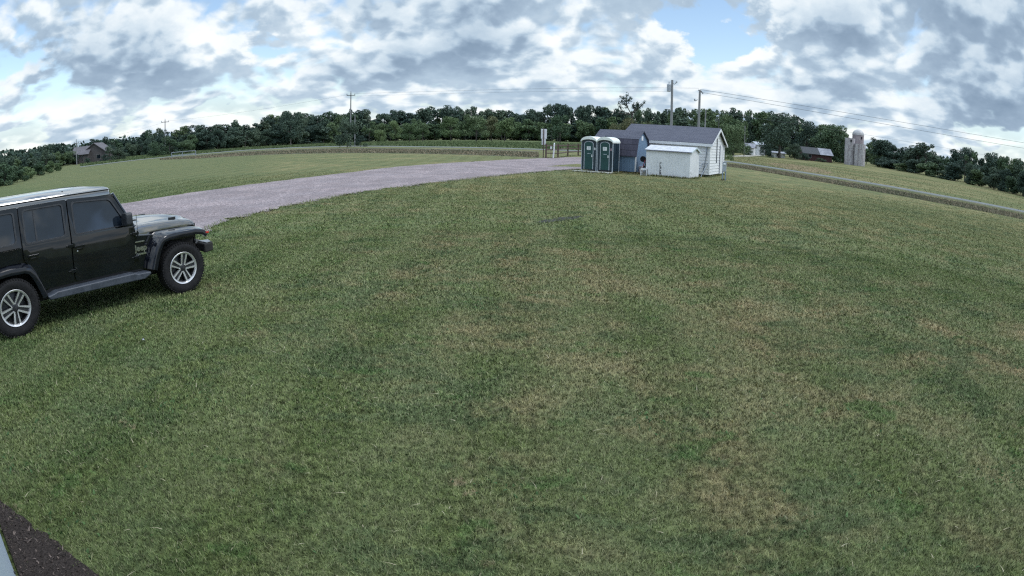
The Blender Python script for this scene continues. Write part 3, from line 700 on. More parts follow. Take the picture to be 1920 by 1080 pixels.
# ------------------------------------------------------------------ buildings
M_white = pmat('white_siding', (.78, .79, .81), (.72, .735, .76), 1.2, .55, rv=.1)
M_trimw = pmat('white_trim', (.74, .76, .79), (.68, .70, .73), 4., .5)
def shingle_mat(name, c1, c2):
    mt, nb, p = newmat(name)
    co = nb.n('ShaderNodeTexCoord').outputs['Object']
    br = nb.n('ShaderNodeTexBrick', ins={'Vector': nb.vm('MULTIPLY', co, (1, 1.35, 1)), 'Scale': 1., 'Mortar Size': .008, 'Brick Width': .33, 'Row Height': .16, 'Color1': (*c1, 1), 'Color2': (*c2, 1), 'Mortar': (c1[0]*.45, c1[1]*.45, c1[2]*.45, 1)})
    c = nb.mix(nb.mr(nb.noise(co, 2.2, 6, .65), .35, .7, 0, .5), br.outputs['Color'], c2)
    link(nb, c, p.inputs['Base Color']); p.inputs['Roughness'].default_value = .9; p.inputs['Specular IOR Level'].default_value = .25
    bp = nb.n('ShaderNodeBump', ins={'Height': nb.m('ADD', br.outputs['Fac'], nb.noise(co, 60, 3, .6)), 'Strength': .5, 'Distance': .01}); nb.t.links.new(bp.outputs[0], p.inputs['Normal'])
    return mt
M_shing = shingle_mat('grey_shingles', (.082, .088, .118), (.108, .114, .148))
M_shing2 = shingle_mat('shaded_shingles', (.066, .064, .092), (.090, .086, .118))  # darker copy of the grey shingles, the steep slope's shade put into its colour
M_dark = pmat('gap_shade_and_dark_parts', (.03, .03, .035), None, 5, .9)  # near-black: gap shade put into foundation and skid colour; also nails and hatches

def lap_wall(mb, a, q, z0, ztop, out, lap=.20, dep=.030):
    """courses of lap siding from point a to point q (xy); ztop(t) gives the wall's height along it"""
    a = np.array(a); q = np.array(q); o = np.array(out)
    zmax = max(ztop(i/20) for i in range(21)); z = z0
    while z < zmax-.01:
        z1 = z+lap; ts = [i/60 for i in range(61)]
        ok = [t for t in ts if ztop(t) > z+.02]
        if not ok: break
        t0, t1 = ok[0], ok[-1]
        okt = [t for t in ts if ztop(t) >= z1]
        u0, u1 = (okt[0], okt[-1]) if okt else ((t0+t1)/2-.004, (t0+t1)/2+.004)
        zt = min(z1, zmax)
        P = lambda t, zz, d: (*(a+(q-a)*t+o*d), zz)
        mb.add([P(t0, z, dep), P(t1, z, dep), P(u1, zt, .004), P(u0, zt, .004), P(t0, z, 0), P(t1, z, 0)], [(0, 1, 2, 3), (4, 5, 1, 0)])
        z = z1
def slab(mb, quad, th, mi=None):
    """a roof plane with thickness (downwards)"""
    q = [Vector(p) for p in quad]; n = (q[1]-q[0]).cross(q[3]-q[0]).normalized()
    if n.z < 0: n = -n
    mb.add([tuple(p) for p in q]+[tuple(p-n*th) for p in q], [(0, 1, 2, 3), (7, 6, 5, 4), (0, 4, 5, 1), (1, 5, 6, 2), (2, 6, 7, 3), (3, 7, 4, 0)], mi)

# --- white garage with lap siding
GR = R(-29); g = thing('garage', 'white lap-sided garage with grey shingle gable roof behind the small metal shed', 'garage', (13.33, 43.25, 0), GR)
L, W, E_, RD = 6.5, 5.5, 2.32, 3.40; k_ = .35
wall = MB(); hgt = lambda t: E_+(RD-E_)*(1-abs(2*t-1))
lap_wall(wall, (-L, 0), (0, 0), .16, lambda t: E_, (0, -1)); lap_wall(wall, (0, 0), (0, W), .16, hgt, (1, 0))
lap_wall(wall, (0, W), (-L, W), .16, lambda t: E_, (0, 1)); lap_wall(wall, (-L, W), (-L, 0), .16, hgt, (-1, 0))
wall.prism([(0, .16), (W, .16), (W, E_), (W/2, RD-.02), (0, E_)], -L+.01, -.01, 'x')
wall.build('wall', M_white, g)
fo = MB(); fo.box((-L/2, W/2, .075), (L-.06, W-.06, .15)); fo.build('foundation', M_dark, g)
rf = MB(); ov, oe = .24, .22; sl_g = (RD-E_)/(W/2)
for s, y0 in ((1, -ov), (-1, W+ov)):
    z0 = E_-sl_g*ov+.10; zr = RD+.10
    slab(rf, [(-L-oe, y0, z0), (oe, y0, z0), (oe, W/2, zr), (-L-oe, W/2, zr)], .07)
rg = rf.build('roof', M_shing, g)
fb = MB(); z0 = E_-sl_g*ov
fb.box((-L/2, -ov-.016, z0-.02), (L+2*oe, .03, .19)); fb.build('fascia', M_trimw, g)
fb = MB(); fb.box((-L/2, -ov/2, z0-.03), (L+2*oe-.06, ov-.04, .02)); fb.build('soffit', M_trimw, g)
fb = MB(); fb.box((-L/2, W+ov+.016, z0-.02), (L+2*oe, .03, .19)); fb.build('fascia', M_trimw, g)
for s in (0, 1):
    br_ = MB(); y0 = -ov-.03 if s == 0 else W+ov+.03; zz = E_-sl_g*(ov+.03)
    br_.prism([(y0, zz-.13), (y0, zz+.04), (W/2, RD+.055), (W/2, RD-.115)], oe+.003, oe+.033, 'x'); br_.build('bargeboard', M_trimw, g)
    rk_ = MB(); rk_.prism([(y0, zz-.13), (y0, zz+.04), (W/2, RD+.055), (W/2, RD-.115)], -L-oe-.033, -L-oe-.003, 'x'); rk_.build('bargeboard', M_trimw, g)
for (x, y, dx, dy) in ((.026, -.026, .10, .10), (.026, W+.02, .10, .10), (-L-.02, -.02, .10, .10)):
    cb_ = MB(); cb_.box((x-.03, y+.03 if y < 0 else y-.03, (E_+.16)/2), (dx, dy, E_-.17)); cb_.build('corner_board', M_trimw, g)
dd = MB(); dd.box((.045, W-1.35, 1.14), (.05, 1.05, 2.02)); dr_ = dd.build('door', M_trimw, g, bevel=.008)
for yy in (W-1.92, W-.78):
    dt = MB(); dt.box((.05, yy, 1.2), (.06, .05, 2.1)); dt.build('door_casing', pmat('grey_casing', (.22, .24, .30), None, 5, .6), g)
cn = MB(); cn.tube([(.06, 2.35, .95), (.06, 2.35, 2.75)], .035, 8); cn.build('conduit', pmat('grey_conduit', (.16, .18, .22), None, 8, .5), g)
M_pipe = pmat('galvanised_pipe', (.34, .38, .44), (.25, .28, .33), 8, .4, metal=.6)
ds = MB(); ds.tube([(-.40, -.10, .18), (-.20, -.09, 1.55), (-.18, -.09, 2.12)], .038, 8); ds.build('downspout', M_pipe, g)
def G3(u, v, z=0.): p = G(u, v, z); return (float(p[0]), float(p[1]), z)
for (b0, t0, nm) in (((1305.5, 331.5), .95, 'pale metal rod leaning on the white siding next to the small shed'), ((1313.8, 332.3), .92, 'pale metal rod leaning on the siding beside the downspout')):
    p = G3(*b0); ln = MB(); wdir = Vector((math.cos(GR), math.sin(GR), 0)); wn = Vector((-math.sin(GR), math.cos(GR), 0))
    o = bpy.data.objects.new('leaning_rod', None); bpy.data.objects.remove(o)
    end = wdir*.26+Vector((0, 0, t0)); e2 = Vector(p)
    dist = (Vector((13.33, 43.25, 0))-e2).dot(wn); end += wn*(dist-.06)
    ln.tube([(0, 0, .01), tuple(end)], .026, 8); o = ln.build('leaning_rod', M_pipe, None, smooth=True); o.location = p; tag(o, nm, 'rod')

# --- small ribbed metal shed
M_metal = pmat('ribbed_metal', (.60, .68, .72), (.52, .60, .64), .9, .45, spec=.4)
def rusty_metal():
    mt, nb, p = newmat('worn_metal'); co = nb.n('ShaderNodeTexCoord').outputs['Object']; sp = nb.n('ShaderNodeSeparateXYZ', ins={0: co}).outputs
    base = nb.mix(nb.mr(nb.noise(co, 1.2, 5, .6), .3, .7), (.74, .76, .79), (.66, .68, .71))
    n1 = nb.noise(nb.vm('MULTIPLY', co, (3., 3., 1.2)), 3., 6, .7)
    foot = nb.m('MULTIPLY', nb.mr(sp[2], .0, .28, 1., 0.), nb.mr(n1, .45, .62))
    seam = nb.m('MULTIPLY', nb.mr(nb.m('ABSOLUTE', nb.m('ADD', sp[0], 2.0)), .02, .12, 1., 0.), nb.m('MULTIPLY', nb.mr(nb.noise(co, 7., 2, .6), .46, .50), nb.mr(sp[2], .85, 1.0, 1., 0.)))
    c = nb.mix(foot, base, (.20, .13, .12)); c = nb.mix(nb.m('MULTIPLY', seam, .9), c, (.05, .05, .06))
    link(nb, c, p.inputs['Base Color']); p.inputs['Roughness'].default_value = .5; return mt
M_worn = rusty_metal()
s_ = thing('metal_shed', 'low white ribbed metal shed with rust spots and shallow gable roof', 'shed', (10.99, 39.72, 0), R(-33))
SL, SW, SE, SR = 3.0, 1.9, 1.70, 1.98
def ribbed(mb, a, q, z0, zt, out, pitch=.19, dep=.022):
    a = np.array(a); q = np.array(q); o = np.array(out); L = np.linalg.norm(q-a); n = int(L/pitch); pts = []
    for i in range(n):
        for (f, d) in ((.0, 0), (.62, 0), (.70, dep), (.92, dep)): pts.append(((i+f)/n, d))
    pts.append((1., 0)); vs = []; fs = []
    for t, d in pts:
        p = a+(q-a)*t+o*d; vs += [(*p, z0), (*p, zt(t))]
    for i in range(len(pts)-1): fs.append((2*i, 2*i+2, 2*i+3, 2*i+1))
    mb.add(vs, fs)
w_ = MB(); gb = lambda t: SE+(SR-SE)*(1-abs(2*t-1))
ribbed(w_, (-SL, 0), (0, 0), .03, lambda t: SE, (0, -1)); ribbed(w_, (0, 0), (0, SW), .03, gb, (1, 0), .24, .012); ribbed(w_, (0, SW), (-SL, SW), .03, lambda t: SE, (0, 1)); ribbed(w_, (-SL, SW), (-SL, 0), .03, gb, (-1, 0))
w_.build('wall', M_worn, s_)
rr_ = MB(); sg = (SR-SE)/(SW/2)
for y0 in (-.10, SW+.10): slab(rr_, [(-SL-.10, y0, SE-sg*.1+.035), (.10, y0, SE-sg*.1+.035), (.10, SW/2, SR+.035), (-SL-.10, SW/2, SR+.035)], .03)
rr_.build('roof', pmat('weathered_metal_roof', (.44, .46, .50), (.58, .60, .64), 3., .55, spec=.4, stretch=(1, 1, 1)), s_)
gt_ = MB(); gt_.box((-SL/2, -.105, SE-.03), (SL+.2, .03, .05)); gt_.build('eave_trim', pmat('grey_eave', (.20, .21, .28), None, 5, .5), s_)
for s in (0, 1):
    br_ = MB(); y0 = -.10 if s == 0 else SW+.10
    br_.prism([(y0, SE-sg*.1-.06), (y0, SE-sg*.1+.05), (SW/2, SR+.05), (SW/2, SR-.05)], .102, .125, 'x'); br_.build('bargeboard', M_metal, s_)
vn = MB(); vn.box((.03, .28, .42), (.02, .2, .16)); vn.build('vent_cover', M_trimw, s_, bevel=.005)

# --- blue gambrel shed
def board_mat(name, c1, c2, pitch=.2):
    mt, nb, p = newmat(name); co = nb.n('ShaderNodeTexCoord').outputs['Object']; sp = nb.n('ShaderNodeSeparateXYZ', ins={0: co}).outputs
    t = nb.m('FRACT', nb.m('DIVIDE', nb.m('ADD', sp[0], sp[1]), pitch)); gv = nb.mr(t, .0, .10, 1., 0.)
    c = nb.mix(nb.mr(nb.noise(nb.vm('MULTIPLY', co, (4, 4, .6)), 2., 5, .6), .3, .7), c1, c2)
    link(nb, nb.mix(nb.m('MULTIPLY', gv, .45), c, tuple(x*.5 for x in c1)), p.inputs['Base Color']); p.inputs['Roughness'].default_value = .7
    bp = nb.n('ShaderNodeBump', ins={'Height': nb.m('SUBTRACT', 1., gv), 'Strength': .6, 'Distance': .015}); nb.t.links.new(bp.outputs[0], p.inputs['Normal']); return mt
M_blue = board_mat('blue_boards', (.125, .200, .305), (.148, .225, .330))
bs = thing('gambrel_shed', 'blue wooden shed with grey gambrel roof behind the portable toilets', 'shed', (7.98, 42.6, 0), R(-34))
BL, BW = 3.1, 2.25
gam = [(0, 1.28), (.26, 2.28), (BW/2, 2.84), (BW-.26, 2.28), (BW, 1.28)]
bw_ = MB(); bw_.prism([(0, .14)]+gam+[(BW, .14)], -BL, 0, 'x'); bw_.build('wall', M_blue, bs)
sk_ = MB()
for y in (.25, BW-.25): sk_.box((-BL/2, y, .07), (BL, .14, .14))
sk_.build('skid', M_dark, bs)
def gslab(a, q, name, mat, ex=.12, th=.05):
    mb = MB(); slab(mb, [(-BL-ex, a[0], a[1]), (ex, a[0], a[1]), (ex, q[0], q[1]), (-BL-ex, q[0], q[1])], th); return mb.build(name, mat, bs)
lo0 = (-.12, 1.28-.30*.6+.03); gslab((-.13, 1.15), (.235, 2.335), 'lower_roof', M_shing2); gslab((.215, 2.335), (BW/2, 2.92), 'upper_roof', M_shing)
gslab((BW+.13, 1.15), (BW-.235, 2.335), 'lower_roof', M_shing2); gslab((BW-.215, 2.335), (BW/2, 2.92), 'upper_roof', M_shing)
for y, dx in ((.04, 0), (BW-.04, 0)):
    cb_ = MB(); cb_.box((.012, y, .70), (.05, .12, 1.10)); cb_.build('corner_board', M_trimw, bs)
gv_ = MB(); gv_.box((.012, BW/2-.05, 2.40), (.03, .28, .30)); gv_.build('gable_vent', M_trimw, bs, bevel=.006)

# --- portable toilets
M_pg = pmat('green_plastic', (.008, .050, .050), (.011, .062, .060), 2., .45, spec=.45)
M_pn = pmat('navy_plastic', (.010, .024, .036), (.014, .032, .046), 2., .45, spec=.45)
M_pw = pmat('grey_white_plastic', (.42, .47, .52), (.36, .41, .46), 4., .5)
M_roofw = pmat('white_roof_plastic', (.80, .84, .80), (.72, .77, .74), 3., .45)
M_note = pmat('paper_notice', (.74, .78, .80), None, 9, .7)
M_ink = pmat('notice_print', (.30, .34, .38), None, 9, .7)
def toilet(label, loc, rz, notice):
    t = thing('portable_toilet', label, 'portable toilet', loc, rz, 'portable toilets beside the blue shed')
    w2, d, h = .555, 1.16, 2.0
    bd = MB(); bd.box((0, d/2, .09+h/2-.09), (2*w2-.04, d-.06, h-.12)); bd.build('cabin', M_pn, t)
    for x in (-w2+.03, w2-.03):
        for y in (.03, d-.03):
            pt = MB(); pt.box((x, y, h/2), (.06, .06, h)); pt.build('corner_post', M_pw if y < .1 or x > 0 else M_pn, t, bevel=.015)
    for x in (-w2+.012, w2-.012):
        for j in range(2):
            sp_ = MB(); sp_.box((x, .34+.48*j, 1.02), (.024, .40, 1.7)); sp_.build('side_panel', M_pn, t, bevel=.01)
    n = 18
    w3 = w2+.02
    def arc(wd, zb, rise): return [(-wd*math.cos(math.pi*i/n), zb+rise*math.sin(math.pi*i/n)) for i in range(n+1)]
    up = arc(w3, h-.05, .33); dn = arc(w3-.005, h-.12, .20)
    rf = MB(); vs = []
    for y in (-.10, d+.06): vs += [(x, y, z) for x, z in up]+[(x, y, z) for x, z in dn]
    k = n+1; fs = []
    for i in range(n): fs += [(i, i+1, k+i+1, k+i), (2*k+i, 3*k+i, 3*k+i+1, 2*k+i+1), (i, 2*k+i, 2*k+i+1, i+1), (k+i, k+i+1, 3*k+i+1, 3*k+i)]
    fs += [(0, k, 3*k, 2*k), (n, 2*k+n, 3*k+n, k+n)]
    rf.add(vs, fs); rf.build('roof', M_roofw, t, bevel=.02, seg=2)
    # front: arched door in a pale frame
    def ar(w_, z0, zs, n=12): return [(-w_, z0)]+[(-w_*math.cos(math.pi*i/n), zs+w_*.55*math.sin(math.pi*i/n)) for i in range(n+1)]+[(w_, z0)]
    fr = MB(); fr.prism([(-w2+.05, .10), (-w2+.05, h-.04)]+[(-(w2-.05)*math.cos(math.pi*i/n), h-.04+.12*math.sin(math.pi*i/n)) for i in range(1, n)]+[(w2-.05, h-.04), (w2-.05, .10)], -.012, .02); fr.build('front_panel', M_pn, t)
    o = ar(.335, .12, 1.78); i_ = ar(.295, .12, 1.77)
    fm = MB(); k = len(o); vs = [(x, -.045, z) for x, z in o]+[(x, -.045, z) for x, z in i_]+[(x, -.013, z) for x, z in o]+[(x, -.013, z) for x, z in i_]
    fs = []
    for j in range(k-1): fs += [(j, j+1, k+j+1, k+j), (2*k+j, j, j+1, 2*k+j+1)[::1], (k+j, k+j+1, 3*k+j+1, 3*k+j)]
    fm.add(vs, fs); fm.build('door_frame', M_pw, t)
    dm = MB(); dm.prism(ar(.29, .13, 1.765), -.034, -.014); dr = dm.build('door', M_pg, t, bevel=.008)
    for zc, hh in ((.42, .46), (1.02, .30)):
        pl = MB(); pl.box((-.02, -.038, zc), (.42, .010, hh)); pl.build('panel', M_pg, dr, bevel=.004)
    nt_ = MB(); nt_.box((.0, -.042, 1.50), (.28, .008, .24)); no = nt_.build('notice', M_note, dr)
    for q in range(3):
        ln = MB(); ln.box((notice, -.048, 1.56-.06*q), (.17-.03*q, .003, .022)); ln.build('notice_line', M_ink, no)
    hn = MB(); hn.box((.02, -.045, 1.14), (.24, .02, .035)); hn.build('grab_bar', M_pw, dr, bevel=.006)
    lk = MB(); lk.box((.235, -.046, 1.00), (.06, .024, .17)); lk.build('latch', M_trimw, dr, bevel=.008)
    pl = MB(); pl.box((.43, -.02, 1.47), (.075, .012, .16)); pl.build('placard', M_note if notice > -.01 else pmat('pink_placard', (.42, .30, .36), None, 5, .6), t)
    vp = MB(); vp.tube([(-w2+.14, d-.12, h), (-w2+.14, d-.12, h+.36)], .05, 10); vp.build('vent_pipe', M_pn, t)
    return t
PR = R(-31); pd = np.array([math.cos(PR), math.sin(PR)]); p0 = np.array([4.40, 42.93])
a = p0+pd*.56; q = p0+pd*(.56+1.15)
toilet('dark green portable toilet, the farther left of the pair, white notice on door', (a[0], a[1], .10), PR, .0)
toilet('dark green portable toilet of the pair standing next to the blue shed', (q[0], q[1], .10), PR, -.02)
sk = thing('timber_skid', 'long pale timber skid under the two portable toilets', 'skid', (p0[0], p0[1], 0), PR)
M_timber = pmat('pale_timber', (.66, .65, .59), (.50, .49, .45), 4., .8, stretch=(.4, 3, 3))
for i, y in enumerate((-.42, -.24, -.06)):
    pk = MB(); pk.box((.98, y, .068), (2.75, .165, .045)); pk.build('plank', M_timber, sk, bevel=.004)
for y in (.1, 1.0):
    pk = MB(); pk.box((1.2, y, .049), (2.3, .15, .098)); pk.build('runner', M_timber, sk)
for x in (-.2, 1.0, 2.2):
    pk = MB(); pk.box((x, -.22, .022), (.14, .6, .044)); pk.build('runner', M_timber, sk)

# --- bits kept between the sheds
def local(o, x, y): c, s = math.cos(o.rotation_euler.z), math.sin(o.rotation_euler.z); return (o.location.x+c*x-s*y, o.location.y+s*x+c*y, 0)
M_crate = pmat('pinkish_white_plastic', (.62, .54, .58), (.52, .46, .50), 6., .6)
SRZ = R(-24)
p = G3(1196.5, 325.8); cr = thing('storage_box', 'pinkish white slatted storage box on the ground between the sheds', 'box', p, SRZ)
mb = MB()
for z in (.06, .17, .28, .39): mb.box((0, .3, z+.03), (.40, .55, .09))
mb.box((0, .3, .24), (.36, .50, .42)); mb.build('side', M_crate, cr, bevel=.01)
mb = MB(); mb.box((0, .3, .50), (.44, .60, .035)); mb.build('lid', pmat('box_lid', (.60, .52, .60), None, 5, .6), cr, bevel=.01)
tb = thing('plastic_table', 'small white slatted table next to the metal shed corner', 'table', G3(1206.5, 329.2), R(-20))
mb = MB()
for x in (-.15, -.05, .05, .15): mb.box((x, .2, .455), (.09, .42, .03))
mb.box((0, .01, .40), (.40, .03, .09)); mb.build('tabletop', M_trimw, tb, bevel=.006)
for x in (-.18, .18):
    for y in (.02, .38):
        mb = MB(); mb.box((x, y, .20), (.045, .045, .40)); mb.build('leg', M_trimw, tb)
mb = MB()
for i in range(5): mb.box((-.14+.07*i, .025, .2), (.025, .02, .38))
mb.build('slat_front', pmat('grey_slats', (.36, .36, .37), None, 5, .6), tb)
# red two-wheeled hand truck with black tyres, lying against the blue wall
M_redp = pmat('faded_red_paint', (.42, .05, .07), (.32, .04, .05), 6., .5)
hk = thing('hand_cart', 'dark red hand cart with black wheel resting between the blue and white sheds', 'hand cart', G3(1205.8, 327.2), R(-30))
mb = MB(); mb.tube([(-.10, .25, .50), (-.02, .25, .82), (.05, .3, 1.10)], .028, 8); mb.tube([(.18, .25, .45), (.12, .25, .82), (.08, .3, 1.08)], .028, 8); mb.tube([(-.02, .25, .80), (.12, .25, .80)], .02, 6); mb.tube([(-.12, .25, .48), (.20, .25, .46)], .022, 6); mb.build('frame', M_redp, hk, smooth=True)
wl_ = MB(); wl_.lathe([(.08, -.04), (.17, -.05), (.20, -.03), (.20, .03), (.17, .05), (.08, .04)], 22, 'Y', (-.14, .3, 1.02), close=True); wl_.lathe([(0, -.03), (.09, -.035), (.09, .035), (0, .03)], 16, 'Y', (-.14, .3, 1.02)); wl_.build('wheel', M_rubber, hk, smooth=True)
mb = MB(); mb.prism([(-.16, .44), (.26, .44), (.26, .62), (.12, .72), (-.05, .52)], .18, .40); mb.build('tray', M_under, hk, bevel=.015)
for x in (-.14, .22):
    mb = MB(); mb.tube([(x, .30, .02), (x, .30, .46)], .02, 6); mb.build('leg', M_under, hk)
gc = thing('grill_cover', 'tall black covered object standing against the left end of the metal shed', 'cover', G3(1210.3, 328.6), R(-30))
mb = MB(); mb.prism([(-.16, 0), (-.18, .5), (-.13, 1.1), (-.06, 1.34), (.08, 1.34), (.14, 1.1), (.17, .5), (.16, 0)], .25, .72); mb.build('cover', M_under, gc, bevel=.05, seg=3)

# --- electric meter pedestal
mp = thing('meter_pedestal', 'grey electric meter box on two posts beside the garage', 'meter box', G3(1357, 338.5), R(-20))
M_grey = pmat('grey_enamel', (.40, .44, .49), (.34, .38, .43), 5., .45)
for x in (-.10, .10):
    mb = MB(); mb.box((x, .04, .30), (.07, .07, .60)); mb.build('post', pmat('blue_grey_post', (.25, .33, .45), None, 4, .5), mp, bevel=.006)
mb = MB(); mb.box((0, .04, .88), (.27, .15, .62)); cb_ = mb.build('cabinet', M_grey, mp, bevel=.012)
mb = MB(); mb.box((0, -.043, .70), (.19, .012, .22)); mb.build('panel', M_grey, cb_, bevel=.004)
mb = MB(); mb.lathe([(0, -.055), (.055, -.05), (.075, -.02), (.08, 0)], 18, 'Y', (0, -.035, 1.06)); mb.build('meter', M_note, mp, smooth=True)
mb = MB(); mb.box((0, .04, 1.205), (.30, .18, .025)); mb.build('cap', M_grey, mp, bevel=.004)

# --- white building the camera hangs on
bo = thing('clubhouse', 'white sided building at the bottom left edge with mulch bed along its wall', 'building', (WA[0], WA[1], 0), math.atan2(WD[1], WD[0]))
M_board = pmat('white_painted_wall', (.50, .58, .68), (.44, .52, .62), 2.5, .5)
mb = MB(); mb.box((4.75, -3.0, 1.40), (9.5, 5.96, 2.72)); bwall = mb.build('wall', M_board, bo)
for i in range(8):
    mb = MB(); mb.lathe([(0, .012), (.008, .010), (.010, 0)], 8, 'Y', (.25+i*.40, -.02, .16+.12*(i % 2))); mb.build('nail', M_dark, bwall)
mb = MB(); slab(mb, [(-.2, .05, 2.74), (9.8, .05, 2.74), (9.8, -3., 3.25), (-.2, -3., 3.25)], .12); mb.build('roof', M_shing, bo)
mb = MB(); slab(mb, [(-.2, -6.2, 2.74), (9.8, -6.2, 2.74), (9.8, -3., 3.25), (-.2, -3., 3.25)], .12); mb.build('roof', M_shing, bo)

# --- litter
can = MB(); can.lathe([(0, -.055), (.025, -.055), (.032, -.04), (.030, .01), (.032, .045), (.022, .055), (0, .055)], 14, 'Y'); can.xform(Matrix.Rotation(R(35), 4, 'Z'))
lt = can.build('crushed_can', M_chrome, None, smooth=True); g_ = G(269, 642); lt.scale = (.6, .6, .6); lt.location = (g_[0], g_[1], .03); tag(lt, 'small crushed silver can lying in the grass below the car', 'can')

# ------------------------------------------------------------------ signs, fence, bollard
M_wood = pmat('brown_wood', (.110, .070, .060), (.075, .050, .045), 6., .8, stretch=(2, 2, .5))
sp_ = G3(1018.5, 296.2); sg_ = thing('road_sign', 'back of a white sign on a brown post at the drive entrance', 'sign', sp_, math.atan2(-sp_[0], sp_[1]))
mb = MB(); mb.box((0, 0, 1.50), (.10, .10, 3.0)); mb.build('post', M_wood, sg_)
mb = MB(); mb.box((.02, .066, 2.52), (.60, .03, 1.02)); mb.build('upper_panel', M_trimw, sg_, bevel=.004)
mb = MB(); mb.box((.02, .066, 1.68), (.42, .03, .62)); mb.build('lower_panel', M_trimw, sg_, bevel=.004)
bp2 = G3(1038, 296.3); bo_ = thing('marker_post', 'slim white marker post in front of the rail fence', 'post', bp2, 0)
mb = MB(); mb.tube([(-.05, 0, 0), (.05, 0, 1.52)], .085, 10); mb.build('post', M_trimw, bo_, smooth=True)
mb = MB(); mb.tube([(.05, 0, 1.52), (.055, 0, 1.60)], [.085, .03], 10); mb.build('cap', M_trimw, bo_, smooth=True)
fpts = [G3(1023.5, 296.4), G3(1046, 296), G3(1064.5, 293.2), G3(1084, 292), G3(1104, 291.5)]
fn = thing('rail_fence', 'brown three-rail wooden fence beside the drive entrance', 'fence', fpts[0], 0)
def rel(p, z): return (p[0]-fpts[0][0], p[1]-fpts[0][1], z)
for p in fpts:
    mb = MB(); x, y, _ = rel(p, 0); mb.box((x, y, .75), (.16, .16, 1.5)); mb.build('post', M_wood, fn)
for z in (.50, .90, 1.30):
    mb = MB(); mb.tube([rel(p, z+.02*((i*7+int(z*10)) % 3-1)) for i, p in enumerate(fpts)], .062, 6); mb.build('rail', M_wood, fn)
ws = G3(1033, 293); sm = thing('small_sign', 'small white notice fixed low in the rail fence next to the marker post', 'sign', ws, 0)
mb = MB(); mb.box((0, 0, .45), (.05, .05, .9)); mb.build('post', M_wood, sm)
mb = MB(); mb.box((0, -.04, .95), (.20, .02, .34)); mb.build('panel', M_trimw, sm)
# pipe railing by the far road on the left
rp0 = [G3(322, 297.5), G3(342, 295.5), G3(367, 293)]
pr = thing('pipe_railing', 'pale metal pipe railing beside the road in front of the leafy bushes', 'railing', rp0[0], 0)
def rel2(p, z): return (p[0]-rp0[0][0], p[1]-rp0[0][1], z)
for p in rp0:
    mb = MB(); mb.tube([rel2(p, 0), rel2(p, 1.1)], .07, 6); mb.build('post', M_pipe, pr)
for z in (.5, 1.05):
    mb = MB(); mb.tube([rel2(p, z) for p in rp0], .05, 6); mb.build('rail', M_pipe, pr)

# ------------------------------------------------------------------ utility poles and wires
M_pole = pmat('weathered_pole', (.27, .28, .29), (.20, .205, .215), 3., .85, stretch=(3, 3, .3))
M_poled = pmat('dark_pole', (.13, .135, .14), (.10, .10, .105), 3., .85, stretch=(3, 3, .3))
M_ins = pmat('grey_insulator', (.30, .32, .34), None, 5, .4)
def pole(label, u, D, vtop, r=.15, arm=0., mat=None, extras=(), group=None, lean=0.):
    d = AZ(u, vtop)*D; h = ZAT(u, vtop, D); t = thing('utility_pole', label, 'utility pole', (d[0], d[1], 0), -math.atan2(d[0], d[1]), group)
    mb = MB(); mb.tube([(0, 0, -.2), (lean*.5, 0, h*.5), (lean, 0, h)], [r, r*.88, r*.72], 10); mb.build('shaft', mat or M_pole, t, smooth=True)
    if arm:
        mb = MB(); mb.box((0, -.12, h-.55), (arm, .12, .14), 0, 0); mb.build('crossarm', M_poled, t)
        for x in (-arm*.46, arm*.46, 0):
            mb = MB(); mb.lathe([(0, .28 if x else .5), (.06, .26 if x else .48), (.08, .05), (.05, -.05)], 8, 'Z', (x, -.12 if x else 0, h-.45 if x else h-.1)); mb.build('insulator', M_ins, t)
    for e in extras: e(t, h)
    return t, np.array([d[0], d[1], h])
def transformer(t, h):
    mb = MB(); mb.lathe([(0, .5), (.20, .5), (.26, .42), (.26, -.42), (.20, -.5), (0, -.5)], 16, 'Z', (-.42, -.05, h-1.05)); tr = mb.build('transformer', M_grey, t, smooth=True)
    mb = MB(); mb.tube([(-.42, -.05, h-.55), (-.40, -.05, h-.25)], .05, 6); mb.build('bushing', M_ins, tr)
def bracket(t, h):
    mb = MB(); mb.tube([(0, 0, h-.35), (.28, 0, h-.55), (.45, 0, h-.40), (.52, 0, h-.1)], .045, 6); mb.tube([(.42, 0, h-.42), (.66, 0, h-.20)], .06, 6); mb.build('cutout', M_ins, t)
def head(t, h):
    mb = MB(); mb.tube([(-.1, 0, h), (.22, 0, h-.05), (.55, 0, h-.45)], .07, 6); mb.build('pole_bracket', M_poled, t)
    mb = MB(); mb.tube([(-.15, 0, h-1.25), (-.5, 0, h-1.45)], .05, 6); mb.lathe([(0, .15), (.09, .12), (.07, -.14)], 8, 'Z', (-.52, 0, h-1.3)); mb.build('cutout', M_ins, t)
t1, P143 = pole('thin grey pole with small crossarm beside the far brown house', 143, 150, 264, .12, 1.1)
t2, P310 = pole('grey utility pole with crossarm above the leafy bushes on the left', 309.5, 176, 225, .16, 2.2)
t3, P658 = pole('tall utility pole with crossarm beside the dark round bush', 658, 138, 174, .16, 1.8)
t4, P666 = pole('short bare pale pole next to the tall one by the dark bush', 665.5, 140, 215, .13, 0)
t5, P1260 = pole('tall pole with grey transformer can behind the garage roof', 1260.5, 84, 150, .20, 0, None, (transformer, bracket))
t6, P1310 = pole('pole with slanted bracket at its top right of the transformer pole', 1310.5, 84, 169, .19, 0, None, (head,), lean=.12)
t7, P1322 = pole('short leaning pole just right of the bracketed pole', 1321.5, 96, 206, .13, 0, None, (), lean=.15)
t8, P1348 = pole('very thin dark pole behind the gable of the garage', 1348.5, 90, 209, .055, 0, M_poled)
t9, P1397 = pole('thin pale pole at the farm lane right of the garage', 1397, 150, 236, .13, 0)
nx = AZ(1990, 300)*100; PR_ = np.array([nx[0], nx[1], 7.8])
